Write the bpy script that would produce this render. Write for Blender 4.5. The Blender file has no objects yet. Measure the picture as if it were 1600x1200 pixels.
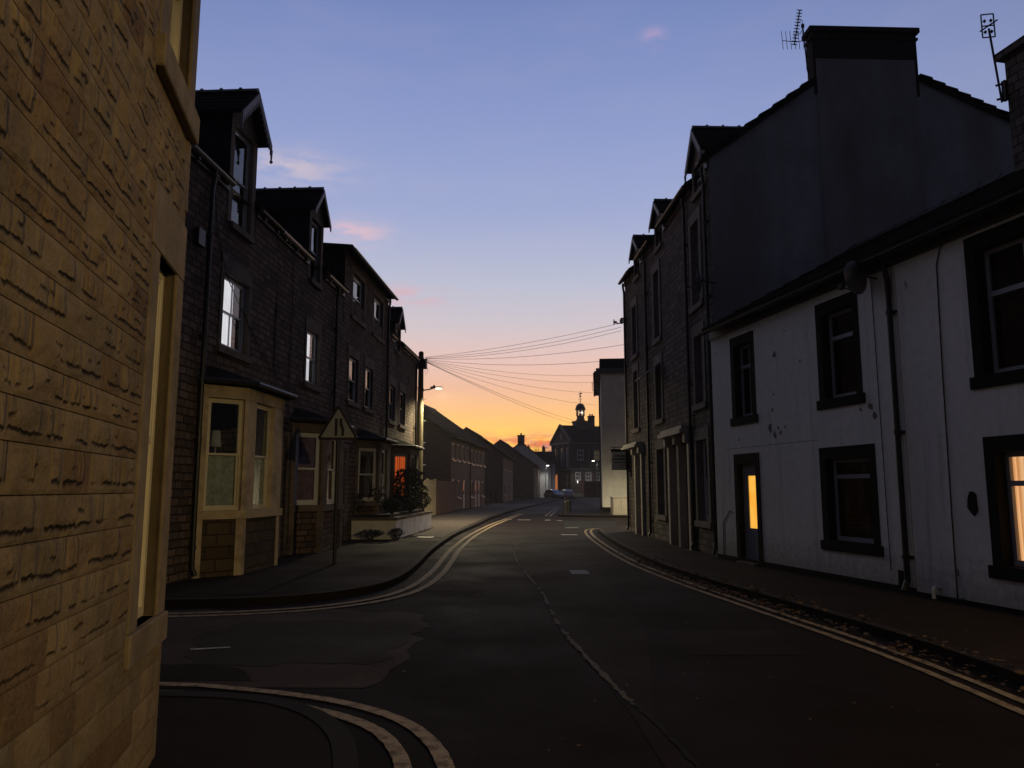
import bpy, math, random
from mathutils import Vector, Matrix, noise
R = math.radians
random.seed(7)
S = bpy.context.scene

# ------------------------------------------------------------------ camera
cam_d = bpy.data.cameras.new("camera"); cam = bpy.data.objects.new("camera", cam_d)
S.collection.objects.link(cam); S.camera = cam
cam.location = (0, 0, 1.6)
cam.rotation_euler = (R(90) + math.atan(164 / 1200), 0, 0)
cam_d.sensor_width = 36; cam_d.lens = 27.0
cam_d.clip_start = 0.05; cam_d.clip_end = 3000
S.render.resolution_x = 1024; S.render.resolution_y = 768

# ------------------------------------------------------------------ world: dusk sky
W = bpy.data.worlds.new("World"); S.world = W; W.use_nodes = True
wn = W.node_tree; wn.nodes.clear()
SKY_GAIN = 1.0

def build_world():
    nt = wn
    def N(t, **k):
        n = nt.nodes.new(t)
        for a, b in k.items(): setattr(n, a, b)
        return n
    def put(sock, v):
        if hasattr(v, 'is_output') or isinstance(v, bpy.types.NodeSocket): nt.links.new(v, sock)
        else: sock.default_value = v
    def M(op, a, b=0.0, c=0.0, clamp=False):
        n = N('ShaderNodeMath', operation=op, use_clamp=clamp)
        put(n.inputs[0], a); put(n.inputs[1], b); put(n.inputs[2], c)
        return n.outputs[0]
    def mix(f, a, b, mode='MIX'):
        n = N('ShaderNodeMix', data_type='RGBA', blend_type=mode)
        put(n.inputs[0], f); put(n.inputs[6], a); put(n.inputs[7], b)
        return n.outputs[2]
    def ramp(f, stops):
        n = N('ShaderNodeValToRGB'); e = n.color_ramp.elements
        while len(e) > 1: e.remove(e[-1])
        e[0].position = stops[0][0]; e[0].color = stops[0][1]
        for p, c in stops[1:]:
            q = e.new(p); q.color = c
        put(n.inputs[0], f); return n.outputs[0]
    def lin(r, g, b):
        f = lambda v: ((v / 255 + .055) / 1.055) ** 2.4 if v > 10 else v / 255 / 12.92
        return (f(r), f(g), f(b), 1)
    tc = N('ShaderNodeTexCoord'); nrm = N('ShaderNodeVectorMath', operation='NORMALIZE')
    nt.links.new(tc.outputs['Generated'], nrm.inputs[0])
    sp = N('ShaderNodeSeparateXYZ'); nt.links.new(nrm.outputs[0], sp.inputs[0])
    x, y, z = sp.outputs
    el = M('MULTIPLY', M('ARCSINE', z), 57.2958)
    az = M('MULTIPLY', M('ARCTAN2', x, y), 57.2958)
    t = M('DIVIDE', el, 90.0, clamp=True)
    d = lambda deg, *c: (deg / 90, lin(*c))
    west = ramp(t, [d(0, 240, 140, 105), d(1.2, 255, 172, 118), d(2.4, 285, 208, 96), d(4.0, 284, 222, 108), d(5.6, 272, 208, 138),
                    d(7.5, 253, 200, 168), d(9.5, 240, 203, 192), d(12, 216, 203, 208), d(15, 193, 196, 215), d(20, 164, 175, 214),
                    d(26, 144, 159, 207), d(34, 119, 137, 190), d(48, 60, 72, 108), d(90, 38, 39, 48)])
    side = ramp(t, [d(0, 120, 100, 96), d(4, 140, 118, 110), d(9, 136, 122, 128), d(16, 124, 122, 132), d(26, 116, 119, 136), d(40, 76, 80, 98), d(90, 38, 39, 48)])
    east = ramp(t, [d(0, 24, 26, 36), d(8, 33, 35, 48), d(20, 43, 47, 66), d(45, 41, 45, 63), d(90, 38, 39, 48)])
    caz = M('COSINE', M('MULTIPLY', M('ADD', az, 2.0), 0.0174533))
    f1 = ramp(caz, [(0.30, (1, 1, 1, 1)), (0.97, (0, 0, 0, 1))])     # west -> side
    f2 = ramp(M('MULTIPLY_ADD', caz, 0.5, 0.5), [(0.12, (1, 1, 1, 1)), (0.70, (0, 0, 0, 1))])
    col = mix(f1, west, side)
    col = mix(f2, col, east)
    cvx = N('ShaderNodeCombineXYZ'); nt.links.new(M('MULTIPLY', az, 0.10), cvx.inputs[0]); nt.links.new(M('MULTIPLY', el, 0.42), cvx.inputs[1])
    nzx = N('ShaderNodeTexNoise'); nt.links.new(cvx.outputs[0], nzx.inputs['Vector']); nzx.inputs['Scale'].default_value = 1.0; nzx.inputs['Detail'].default_value = 6; nzx.inputs['Roughness'].default_value = 0.55
    ci = M('MULTIPLY', M('SUBTRACT', nzx.outputs['Fac'], 0.46), 2.2, clamp=True)       # thin high cirrus
    col = mix(M('MULTIPLY', ci, M('MULTIPLY_ADD', caz, 0.06, 0.01)), col, mix(t, lin(255, 214, 200), lin(190, 190, 215)))
    # clouds
    cv = N('ShaderNodeCombineXYZ'); nt.links.new(M('MULTIPLY', az, 0.55), cv.inputs[0]); nt.links.new(M('MULTIPLY', el, 2.6), cv.inputs[1])
    nz = N('ShaderNodeTexNoise'); nt.links.new(cv.outputs[0], nz.inputs['Vector'])
    nz.inputs['Scale'].default_value = 1.0; nz.inputs['Detail'].default_value = 7; nz.inputs['Roughness'].default_value = 0.62
    nf = nz.outputs['Fac']
    nz2 = N('ShaderNodeTexNoise'); cv2 = N('ShaderNodeCombineXYZ')
    nt.links.new(M('MULTIPLY', az, 0.42), cv2.inputs[0]); nt.links.new(M('MULTIPLY', el, 1.3), cv2.inputs[1])
    nt.links.new(cv2.outputs[0], nz2.inputs['Vector']); nz2.inputs['Scale'].default_value = 1.0; nz2.inputs['Detail'].default_value = 6
    nf2 = nz2.outputs['Fac']
    def gauss(a0, sa, e0, se):
        p = M('POWER', M('DIVIDE', M('SUBTRACT', az, a0), sa), 2.0)
        q = M('POWER', M('DIVIDE', M('SUBTRACT', el, e0), se), 2.0)
        return M('EXPONENT', M('MULTIPLY', M('ADD', p, q), -1.0))
    band = gauss(2.2, 5.5, 3.0, 1.0)
    m1 = M('MULTIPLY', band, M('MULTIPLY', M('SUBTRACT', nf2, 0.40), 7.0, clamp=True), clamp=True)
    col = mix(M('MULTIPLY', m1, 0.9), col, lin(214, 140, 146))
    m1b = M('MULTIPLY', gauss(2.5, 5, 3.4, .55), M('MULTIPLY', M('SUBTRACT', nf, 0.44), 9.0, clamp=True), clamp=True)
    col = mix(M('MULTIPLY', m1b, 0.8), col, lin(255, 128, 70))
    for (a0, sa, e0, se, c, k) in [(-16.6, 3.6, 22.6, 1.1, (205, 192, 206), .85), (-12.2, 2.7, 18.6, .85, (226, 192, 204), .9),
                                   (-8.0, 2.8, 14.2, .7, (224, 182, 190), .8), (11.2, .8, 31.6, .6, (190, 165, 200), .6),
                                   (-3.0, 5, 3.2, .35, (250, 160, 90), .5)]:
        m = M('MULTIPLY', gauss(a0, sa, e0, se), M('MULTIPLY', M('SUBTRACT', nf2, 0.36), 4.5, clamp=True), clamp=True)
        col = mix(M('MULTIPLY', m, k), col, lin(*c))
    bg = N('ShaderNodeBackground'); bg.inputs[1].default_value = SKY_GAIN
    out = N('ShaderNodeOutputWorld'); nt.links.new(col, bg.inputs[0]); nt.links.new(bg.outputs[0], out.inputs[0])
build_world()

S.view_settings.view_transform = 'Standard'; S.view_settings.look = 'None'
S.view_settings.exposure = 0.0; S.view_settings.gamma = 1.0
S.view_settings.use_curve_mapping = False
if hasattr(S, 'cycles'):
    S.cycles.max_bounces = 5; S.cycles.diffuse_bounces = 3; S.cycles.glossy_bounces = 3; S.cycles.transparent_max_bounces = 10
    S.cycles.sample_clamp_indirect = 3.0

# ------------------------------------------------------------------ helpers
COL = S.collection
def link(o): COL.objects.link(o); return o

class MB:
    def __init__(s, M=None): s.v = []; s.f = []; s.uv = []; s.M = M; s.c = []
    def quad(s, *p, uv=None, c=None):
        i = len(s.v)
        P = [Vector(q) for q in p]
        if uv is None:
            n = (P[1] - P[0]).cross(P[2] - P[0])
            a = [abs(n.x), abs(n.y), abs(n.z)]; k = a.index(max(a))
            if k == 0: uv = [(q.y, q.z) for q in P]
            elif k == 1: uv = [(q.x, q.z) for q in P]
            else: uv = [(q.x, q.y) for q in P]
        if s.M is not None: P = [s.M @ q for q in P]
        s.v += [tuple(q) for q in P]; s.f.append(tuple(range(i, i + len(P)))); s.uv += uv
        s.c += [c if c is not None else 0.5] * len(P)
        return s
    def box(s, x0, x1, y0, y1, z0, z1, c=None):
        a, b, cc, d = (x0, y0, z0), (x1, y0, z0), (x1, y1, z0), (x0, y1, z0)
        e, f, g, h = (x0, y0, z1), (x1, y0, z1), (x1, y1, z1), (x0, y1, z1)
        for q in ((a, b, f, e), (b, cc, g, f), (cc, d, h, g), (d, a, e, h), (e, f, g, h), (d, cc, b, a)): s.quad(*q, c=c)
        return s
    def bbox(s, x0, x1, y0, y1, z0, z1, b=.01):
        """box with chamfered edges all round"""
        def ring(i, z): return [(x0 + i, y0 + b - 0, z), (x0 + b, y0 + i, z), (x1 - b, y0 + i, z), (x1 - i, y0 + b, z), (x1 - i, y1 - b, z), (x1 - b, y1 - i, z), (x0 + b, y1 - i, z), (x0 + i, y1 - b, z)]
        r = [[(x0 + b, y0 + b, z0)] * 1 + [], ring(0, z0 + b), ring(0, z1 - b)]
        def inner(z): return [(x0 + b, y0 + b, z), (x0 + b, y0 + b, z), (x1 - b, y0 + b, z), (x1 - b, y0 + b, z), (x1 - b, y1 - b, z), (x1 - b, y1 - b, z), (x0 + b, y1 - b, z), (x0 + b, y1 - b, z)]
        R_ = [inner(z0), ring(0, z0 + b), ring(0, z1 - b), inner(z1)]
        for k in range(3):
            A, B = R_[k], R_[k + 1]
            for j in range(8):
                j2 = (j + 1) % 8
                pts = []
                for q in (A[j], A[j2], B[j2], B[j]):
                    if not pts or q != pts[-1]: pts.append(q)
                if pts[0] == pts[-1]: pts.pop()
                if len(pts) >= 3: s.quad(*pts)
        s.quad((x0 + b, y0 + b, z1), (x1 - b, y0 + b, z1), (x1 - b, y1 - b, z1), (x0 + b, y1 - b, z1))
        s.quad((x0 + b, y1 - b, z0), (x1 - b, y1 - b, z0), (x1 - b, y0 + b, z0), (x0 + b, y0 + b, z0))
        return s
    def tube(s, pts, r, n=8, cap=True):
        pts = [Vector(p) for p in pts]; rs = r if isinstance(r, (list, tuple)) else [r] * len(pts)
        rings = []
        up = None
        for i, p in enumerate(pts):
            t = (pts[min(i + 1, len(pts) - 1)] - pts[max(i - 1, 0)]).normalized()
            if up is None: up = Vector((0, 0, 1)) if abs(t.z) < .9 else Vector((1, 0, 0))
            a = t.cross(up).normalized(); b = a.cross(t).normalized(); up = b
            rings.append([p + (a * math.cos(2 * math.pi * k / n) + b * math.sin(2 * math.pi * k / n)) * rs[i] for k in range(n)])
        for i in range(len(rings) - 1):
            for k in range(n):
                k2 = (k + 1) % n
                s.quad(rings[i][k], rings[i + 1][k], rings[i + 1][k2], rings[i][k2])
        if cap: s.quad(*rings[0]); s.quad(*rings[-1][::-1])
        return s
    def lathe(s, prof, cx, cy, n=16):
        for i in range(len(prof) - 1):
            (r0, z0), (r1, z1) = prof[i], prof[i + 1]
            for k in range(n):
                a, b = 2 * math.pi * k / n, 2 * math.pi * (k + 1) / n
                p = [(cx + r0 * math.cos(a), cy + r0 * math.sin(a), z0), (cx + r0 * math.cos(b), cy + r0 * math.sin(b), z0),
                     (cx + r1 * math.cos(b), cy + r1 * math.sin(b), z1), (cx + r1 * math.cos(a), cy + r1 * math.sin(a), z1)]
                if r0 < 1e-5: p = p[1:]
                elif r1 < 1e-5: p = p[:3]
                s.quad(*p)
        return s
    def prism(s, poly, z0, z1):
        n = len(poly)
        s.quad(*[(x, y, z1) for x, y in poly]); s.quad(*[(x, y, z0) for x, y in poly[::-1]])
        for i in range(n):
            a, b = poly[i], poly[(i + 1) % n]
            s.quad((a[0], a[1], z0), (b[0], b[1], z0), (b[0], b[1], z1), (a[0], a[1], z1))
        return s
    def xprism(s, poly, x0, x1):      # polygon in (y, z), extruded along x
        n = len(poly)
        s.quad(*[(x0, y, z) for y, z in poly]); s.quad(*[(x1, y, z) for y, z in poly[::-1]])
        for i in range(n):
            a, b = poly[i], poly[(i + 1) % n]
            s.quad((x0, a[0], a[1]), (x1, a[0], a[1]), (x1, b[0], b[1]), (x0, b[0], b[1]))
        return s
    def yprism(s, poly, y0, y1):      # polygon in (x, z), extruded along y
        n = len(poly)
        s.quad(*[(x, y0, z) for x, z in poly]); s.quad(*[(x, y1, z) for x, z in poly[::-1]])
        for i in range(n):
            a, b = poly[i], poly[(i + 1) % n]
            s.quad((a[0], y0, a[1]), (b[0], y0, b[1]), (b[0], y1, b[1]), (a[0], y1, a[1]))
        return s
    def build(s, name, m, parent=None, smooth=False, weld=False):
        me = bpy.data.meshes.new(name); me.from_pydata(s.v, [], s.f)
        u = me.uv_layers.new(name='UVMap'); fl = []
        for a in s.uv: fl += [a[0], a[1]]
        u.data.foreach_set('uv', fl)
        at = me.attributes.new('tint', 'FLOAT', 'CORNER'); at.data.foreach_set('value', s.c)
        me.materials.append(m)
        if smooth or weld:
            import bmesh
            bm = bmesh.new(); bm.from_mesh(me); bmesh.ops.remove_doubles(bm, verts=bm.verts, dist=1e-4)
            bmesh.ops.recalc_face_normals(bm, faces=bm.faces)
            bm.to_mesh(me); bm.free()
        if smooth:
            for p in me.polygons: p.use_smooth = True
        o = bpy.data.objects.new(name, me); link(o)
        if parent: o.parent = parent
        return o

def tag(o, label=None, cat=None, group=None, kind=None):
    if label: o['label'] = label
    if cat: o['category'] = cat
    if group: o['group'] = group
    if kind: o['kind'] = kind
    return o
def thing(name, label, cat, loc=(0, 0, 0), rz=0, group=None):
    o = bpy.data.objects.new(name, None); link(o); o.empty_display_size = .3
    o.location = loc; o.rotation_euler = (0, 0, rz)
    return tag(o, label, cat, group)
def copy_tree(o, parent=None):
    c = o.copy(); link(c); c.parent = parent
    for ch in [q for q in S.objects if q.parent == o]: copy_tree(ch, c)
    return c

# ------------------------------------------------------------------ materials
def new_mat(name):
    m = bpy.data.materials.new(name); m.use_nodes = True
    nt = m.node_tree; b = nt.nodes['Principled BSDF']; return m, nt, b
def rgba(c): return (c[0], c[1], c[2], 1)
def mixc(nt, f, a, b, mode='MIX'):
    n = nt.nodes.new('ShaderNodeMix'); n.data_type = 'RGBA'; n.blend_type = mode
    for s_, v in ((n.inputs[0], f), (n.inputs[6], a), (n.inputs[7], b)):
        if isinstance(v, bpy.types.NodeSocket): nt.links.new(v, s_)
        else: s_.default_value = v if not isinstance(v, tuple) or len(v) == 4 else rgba(v)
    return n.outputs[2]
def noise_n(nt, vec, scale, detail=5, rough=.6):
    n = nt.nodes.new('ShaderNodeTexNoise'); n.inputs['Scale'].default_value = scale
    n.inputs['Detail'].default_value = detail; n.inputs['Roughness'].default_value = rough
    nt.links.new(vec, n.inputs['Vector']); return n.outputs['Fac']
def maprange(nt, v, a, b, c=0, d=1):
    n = nt.nodes.new('ShaderNodeMapRange'); nt.links.new(v, n.inputs[0])
    for i, q in enumerate((a, b, c, d)): n.inputs[i + 1].default_value = q
    return n.outputs[0]
def bump(nt, h, b, strength, dist):
    n = nt.nodes.new('ShaderNodeBump'); n.inputs['Strength'].default_value = strength; n.inputs['Distance'].default_value = dist
    nt.links.new(h, n.inputs['Height']); nt.links.new(n.outputs[0], b.inputs['Normal']); return n

def m_plain(name, c, rough=.6, var=.15, scale=6, bmp=.2, metal=0, bd=.01, stain=None, stain_scale=.7, stain_amt=.5, spec=.5):
    m, nt, b = new_mat(name)
    tc = nt.nodes.new('ShaderNodeTexCoord'); v = tc.outputs['Object']
    f = noise_n(nt, v, scale)
    col = mixc(nt, maprange(nt, f, .3, .7), tuple(q * (1 - var) for q in c), tuple(min(1, q * (1 + var)) for q in c))
    if stain:
        g = noise_n(nt, v, stain_scale, 6, .65)
        col = mixc(nt, maprange(nt, g, .5, .68, 0, stain_amt), col, stain)
    nt.links.new(col, b.inputs['Base Color'])
    b.inputs['Roughness'].default_value = rough; b.inputs['Metallic'].default_value = metal
    b.inputs['Specular IOR Level'].default_value = spec
    if bmp:
        h = noise_n(nt, v, scale * 5, 4); bump(nt, h, b, bmp, bd)
    return m

def m_stone(name, c1, c2, mortar, bw, rh, ms=.012, rough=.9, dirt=(.02, .018, .016), dirt_amt=.6, bstr=.9, bdist=.03, squash=1.0, rock=1.0, dirt_scale=.35):
    m, nt, b = new_mat(name)
    tc = nt.nodes.new('ShaderNodeTexCoord'); uv = tc.outputs['UV']; ob = tc.outputs['Object']
    # wobble the courses a little
    wob = nt.nodes.new('ShaderNodeTexNoise'); wob.inputs['Scale'].default_value = 2.2; nt.links.new(uv, wob.inputs['Vector'])
    va = nt.nodes.new('ShaderNodeVectorMath'); va.operation = 'MULTIPLY_ADD'
    nt.links.new(wob.outputs['Color'], va.inputs[0]); va.inputs[1].default_value = (.06, .05, 0); nt.links.new(uv, va.inputs[2])
    br = nt.nodes.new('ShaderNodeTexBrick'); nt.links.new(va.outputs[0], br.inputs['Vector'])
    br.inputs['Scale'].default_value = 1; br.inputs['Brick Width'].default_value = bw; br.inputs['Row Height'].default_value = rh
    br.inputs['Mortar Size'].default_value = ms; br.inputs['Mortar Smooth'].default_value = .4; br.inputs['Bias'].default_value = 0
    br.inputs['Color1'].default_value = rgba(c1); br.inputs['Color2'].default_value = rgba(c2); br.inputs['Mortar'].default_value = rgba(mortar)
    br.offset = .43; br.squash = squash; br.squash_frequency = 3
    f = noise_n(nt, ob, 5, 5)
    col = mixc(nt, maprange(nt, f, .3, .75, 0, .55), br.outputs['Color'], tuple(.45 * q for q in c1))
    g = noise_n(nt, ob, dirt_scale, 6, .7)
    col = mixc(nt, maprange(nt, g, .42, .72, 0, dirt_amt), col, dirt)
    nt.links.new(col, b.inputs['Base Color']); b.inputs['Roughness'].default_value = rough
    b.inputs['Specular IOR Level'].default_value = .25
    h1 = noise_n(nt, ob, 9, 6, .65)
    mt = nt.nodes.new('ShaderNodeMath'); mt.operation = 'MULTIPLY'; nt.links.new(h1, mt.inputs[0]); mt.inputs[1].default_value = rock
    ad = nt.nodes.new('ShaderNodeMath'); ad.operation = 'SUBTRACT'; nt.links.new(mt.outputs[0], ad.inputs[0]); nt.links.new(br.outputs['Fac'], ad.inputs[1])
    bump(nt, ad.outputs[0], b, bstr, bdist)
    return m

def m_near_stone(name):
    m, nt, b = new_mat(name)
    tc = nt.nodes.new('ShaderNodeTexCoord'); ob = tc.outputs['Object']
    at = nt.nodes.new('ShaderNodeAttribute'); at.attribute_name = 'tint'
    rp = nt.nodes.new('ShaderNodeValToRGB'); e = rp.color_ramp.elements
    e[0].position = 0; e[0].color = (.10, .048, .024, 1); e[1].position = 1; e[1].color = (.30, .215, .115, 1)
    q = e.new(.12); q.color = (.21, .135, .07, 1); q = e.new(.4); q.color = (.245, .175, .095, 1); q = e.new(.7); q.color = (.20, .155, .10, 1)
    nt.links.new(at.outputs['Fac'], rp.inputs[0])
    f = noise_n(nt, ob, 7, 6, .6)
    col = mixc(nt, maprange(nt, f, .35, .75, 0, .5), rp.outputs[0], (.12, .07, .035))
    g = noise_n(nt, ob, 1.7, 7, .7)
    col = mixc(nt, maprange(nt, g, .45, .68, 0, .7), col, (.055, .04, .03))
    g2 = noise_n(nt, ob, 60, 3, .6)
    col = mixc(nt, maprange(nt, g2, .3, .7, 0, .25), col, (.40, .30, .18))
    nt.links.new(col, b.inputs['Base Color']); b.inputs['Roughness'].default_value = .92; b.inputs['Specular IOR Level'].default_value = .2
    # tooled ledges: a jagged crevice across the lower part of each block (uv.y runs 0..1 up the block)
    def MM(op, a, b_=0.0, c=0.0, cl=False):
        n = nt.nodes.new('ShaderNodeMath'); n.operation = op; n.use_clamp = cl
        for k, v_ in enumerate((a, b_, c)):
            if isinstance(v_, bpy.types.NodeSocket): nt.links.new(v_, n.inputs[k])
            else: n.inputs[k].default_value = v_
        return n.outputs[0]
    def CV(x, y, z=0.0):
        n = nt.nodes.new('ShaderNodeCombineXYZ')
        for k, v_ in enumerate((x, y, z)):
            if isinstance(v_, bpy.types.NodeSocket): nt.links.new(v_, n.inputs[k])
            else: n.inputs[k].default_value = v_
        return n.outputs[0]
    su = nt.nodes.new('ShaderNodeSeparateXYZ'); nt.links.new(tc.outputs['UV'], su.inputs[0]); so_ = nt.nodes.new('ShaderNodeSeparateXYZ'); nt.links.new(ob, so_.inputs[0])
    u, v = su.outputs[0], su.outputs[1]; tn = MM('MULTIPLY', at.outputs['Fac'], 53.0)
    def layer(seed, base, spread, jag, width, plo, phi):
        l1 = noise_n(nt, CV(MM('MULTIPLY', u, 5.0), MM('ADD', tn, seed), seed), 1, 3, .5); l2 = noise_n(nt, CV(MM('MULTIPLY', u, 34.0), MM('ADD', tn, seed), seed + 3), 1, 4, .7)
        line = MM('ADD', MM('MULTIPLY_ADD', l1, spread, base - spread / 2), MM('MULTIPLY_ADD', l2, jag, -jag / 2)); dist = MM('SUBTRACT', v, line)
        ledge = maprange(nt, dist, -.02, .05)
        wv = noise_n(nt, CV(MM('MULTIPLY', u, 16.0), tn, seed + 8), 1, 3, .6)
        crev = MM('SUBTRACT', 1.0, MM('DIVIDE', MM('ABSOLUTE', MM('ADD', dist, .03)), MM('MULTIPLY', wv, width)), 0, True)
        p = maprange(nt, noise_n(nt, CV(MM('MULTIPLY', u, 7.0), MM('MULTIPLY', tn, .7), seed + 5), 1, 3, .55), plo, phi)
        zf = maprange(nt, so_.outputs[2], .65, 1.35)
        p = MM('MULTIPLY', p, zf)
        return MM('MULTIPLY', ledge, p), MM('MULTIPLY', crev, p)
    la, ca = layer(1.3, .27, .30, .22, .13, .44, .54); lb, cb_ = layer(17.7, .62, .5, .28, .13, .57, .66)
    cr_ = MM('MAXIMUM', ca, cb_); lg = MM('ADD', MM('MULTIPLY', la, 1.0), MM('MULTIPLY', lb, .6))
    h = noise_n(nt, ob, 26, 7, .7); h2 = noise_n(nt, ob, 9, 5, .6)
    hh = MM('ADD', MM('MULTIPLY', h, .55), MM('MULTIPLY', h2, .7)); hh = MM('ADD', hh, MM('MULTIPLY', lg, .8)); hh = MM('SUBTRACT', hh, MM('MULTIPLY', cr_, 1.3))
    bump(nt, hh, b, .9, .018)
    col = mixc(nt, MM('MULTIPLY', cr_, .82, 0, True), col, (.018, .011, .006)); nt.links.new(col, b.inputs['Base Color'])  # shadow under the ledges darkened straight into the stone colour
    return m

def m_glass(name, ior=1.6, tint=(.9, .95, .95), mn=0.0, rough=0.0):
    m = bpy.data.materials.new(name); m.use_nodes = True; nt = m.node_tree; nt.nodes.clear()
    o = nt.nodes.new('ShaderNodeOutputMaterial'); mx = nt.nodes.new('ShaderNodeMixShader')
    tr = nt.nodes.new('ShaderNodeBsdfTransparent'); tr.inputs[0].default_value = rgba(tint)
    gl = nt.nodes.new('ShaderNodeBsdfGlossy'); gl.inputs['Roughness'].default_value = rough; gl.inputs[0].default_value = (1, 1, 1, 1)
    fr = nt.nodes.new('ShaderNodeFresnel'); fr.inputs[0].default_value = ior
    tc = nt.nodes.new('ShaderNodeTexCoord'); h = noise_n(nt, tc.outputs['Object'], 1.3, 2)
    bp = nt.nodes.new('ShaderNodeBump'); bp.inputs['Strength'].default_value = .25; bp.inputs['Distance'].default_value = .02
    nt.links.new(h, bp.inputs['Height']); nt.links.new(bp.outputs[0], gl.inputs['Normal'])
    mxv = nt.nodes.new('ShaderNodeMath'); mxv.operation = 'MAXIMUM'; nt.links.new(fr.outputs[0], mxv.inputs[0]); mxv.inputs[1].default_value = mn
    ge = nt.nodes.new('ShaderNodeNewGeometry'); fb = nt.nodes.new('ShaderNodeMath'); fb.operation = 'SUBTRACT'; fb.inputs[0].default_value = 1
    nt.links.new(ge.outputs['Backfacing'], fb.inputs[1]); ff = nt.nodes.new('ShaderNodeMath'); ff.operation = 'MULTIPLY'
    nt.links.new(mxv.outputs[0], ff.inputs[0]); nt.links.new(fb.outputs[0], ff.inputs[1])   # no mirror inside the pane: it is a thin sheet
    nt.links.new(ff.outputs[0], mx.inputs[0]); nt.links.new(tr.outputs[0], mx.inputs[1]); nt.links.new(gl.outputs[0], mx.inputs[2])
    nt.links.new(mx.outputs[0], o.inputs[0]); return m

def m_emit(name, c, s, folds=0, var=.25, c2=None):
    m, nt, b = new_mat(name)
    b.inputs['Base Color'].default_value = rgba(tuple(.5 * q for q in c)); b.inputs['Emission Strength'].default_value = s
    tc = nt.nodes.new('ShaderNodeTexCoord')
    if folds:
        w = nt.nodes.new('ShaderNodeTexWave'); w.bands_direction = 'X'; w.inputs['Scale'].default_value = folds
        w.inputs['Distortion'].default_value = 1.5; w.inputs['Detail'].default_value = 1; w.inputs['Detail Scale'].default_value = .4
        nt.links.new(tc.outputs['UV'], w.inputs['Vector'])
        col = mixc(nt, maprange(nt, w.outputs['Fac'], 0, 1, 0, 1), c2 or tuple(q * (1 - var) for q in c), c)
    else:
        col = mixc(nt, maprange(nt, noise_n(nt, tc.outputs['Object'], 3), .3, .7), c2 or tuple(q * (1 - var) for q in c), c)
    nt.links.new(col, b.inputs['Emission Color']); return m

def m_asphalt(name, c, rough=.85, patch=(.02, .02, .022), wet=.0):
    m, nt, b = new_mat(name); tc = nt.nodes.new('ShaderNodeTexCoord'); v = tc.outputs['Object']
    f = noise_n(nt, v, 90, 3, .7); g = noise_n(nt, v, .55, 8, .65); g3 = noise_n(nt, v, 3.5, 6, .7)
    col = mixc(nt, maprange(nt, f, .3, .7), tuple(.6 * q for q in c), tuple(1.45 * q for q in c))
    col = mixc(nt, maprange(nt, g, .4, .65, 0, .65), col, patch)
    col = mixc(nt, maprange(nt, g3, .55, .75, 0, .5), col, tuple(1.7 * q for q in c))
    nt.links.new(col, b.inputs['Base Color'])
    nt.links.new(maprange(nt, g, .35, .7, rough - .12, rough + .1), b.inputs['Roughness'])
    b.inputs['Specular IOR Level'].default_value = .12
    bump(nt, noise_n(nt, v, 70, 4, .75), b, .7, .012)
    return m

def m_slate(name, c, bw=.3, rh=.2):
    m = m_stone(name, c, tuple(q * 1.5 for q in c), tuple(q * .3 for q in c), bw, rh, .012, .75, dirt=(.02, .022, .016), dirt_amt=.5, bstr=.6, bdist=.015, rock=.3)
    pb = m.node_tree.nodes['Principled BSDF']; pb.inputs['Specular IOR Level'].default_value = .06; pb.inputs['Roughness'].default_value = .95
    return m

MT = {}
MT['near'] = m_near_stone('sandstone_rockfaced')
MT['dressed'] = m_plain('sandstone_dressed', (.215, .165, .11), .9, .25, 5, .5, bd=.006, stain=(.09, .07, .05), stain_scale=1.6, stain_amt=.6, spec=.2)
MT['rowstone'] = m_stone('sooty_coursed_stone', (.27, .185, .14), (.09, .066, .052), (.03, .024, .021), .32, .135, .016, dirt=(.014, .012, .011), dirt_amt=.75, bstr=1.0, bdist=.05, squash=.7, rock=1.6)
MT['rowdress'] = m_plain('sooty_dressed_stone', (.16, .13, .105), .9, .25, 4, .4, stain=(.03, .026, .024), stain_scale=1.2, stain_amt=.8, spec=.2)
MT['baystone'] = m_plain('bay_dressed_stone', (.50, .40, .26), .85, .2, 4, .35, stain=(.10, .075, .05), stain_scale=1.1, stain_amt=.7, spec=.25)
MT['baypanel'] = m_stone('bay_panel_stone', (.14, .10, .06), (.075, .055, .036), (.04, .03, .022), .42, .21, .012, dirt=(.025, .02, .016), dirt_amt=.7, rock=1.2)
MT['terrstone'] = m_stone('terrace_stone', (.25, .21, .18), (.085, .074, .068), (.03, .028, .026), .34, .15, .016, dirt=(.018, .017, .018), dirt_amt=.6, bstr=1.0, bdist=.05, squash=.7, rock=1.6)
MT['cabinet'] = m_plain('cabinet_paint', (.36, .32, .26), .8, .1, 4, .1)
MT['asphalt_patch3'] = m_asphalt('side_street_patch', (.048, .038, .030), patch=(.034, .027, .021))
MT['pave_light'] = m_stone('pale_paving_slabs', (.13, .105, .085), (.10, .082, .068), (.03, .026, .023), .75, .6, .012, dirt=(.05, .042, .036), dirt_amt=.5, bstr=.4, bdist=.01, rock=.3)
MT['soot'] = m_plain('sooted_chimney_stone', (.035, .033, .036), .95, .3, 5, .6, spec=.1)
MT['terrdress'] = m_plain('terrace_dressed_stone', (.20, .175, .155), .9, .2, 4, .3, stain=(.07, .06, .055), stain_scale=1.2, stain_amt=.6, spec=.2)
MT['doorcase'] = m_plain('painted_doorcase', (.42, .38, .33), .7, .12, 4, .1)
MT['slate'] = m_slate('slate_roof', (.018, .018, .021))
MT['slate_far'] = m_slate('tile_roof', (.026, .020, .018), .33, .28)
MT['cheek'] = m_slate('slate_cheek', (.03, .033, .045), .25, .18)
MT['lead'] = m_plain('lead_ridge', (.07, .072, .08), .6, .2, 5, .2)
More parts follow.
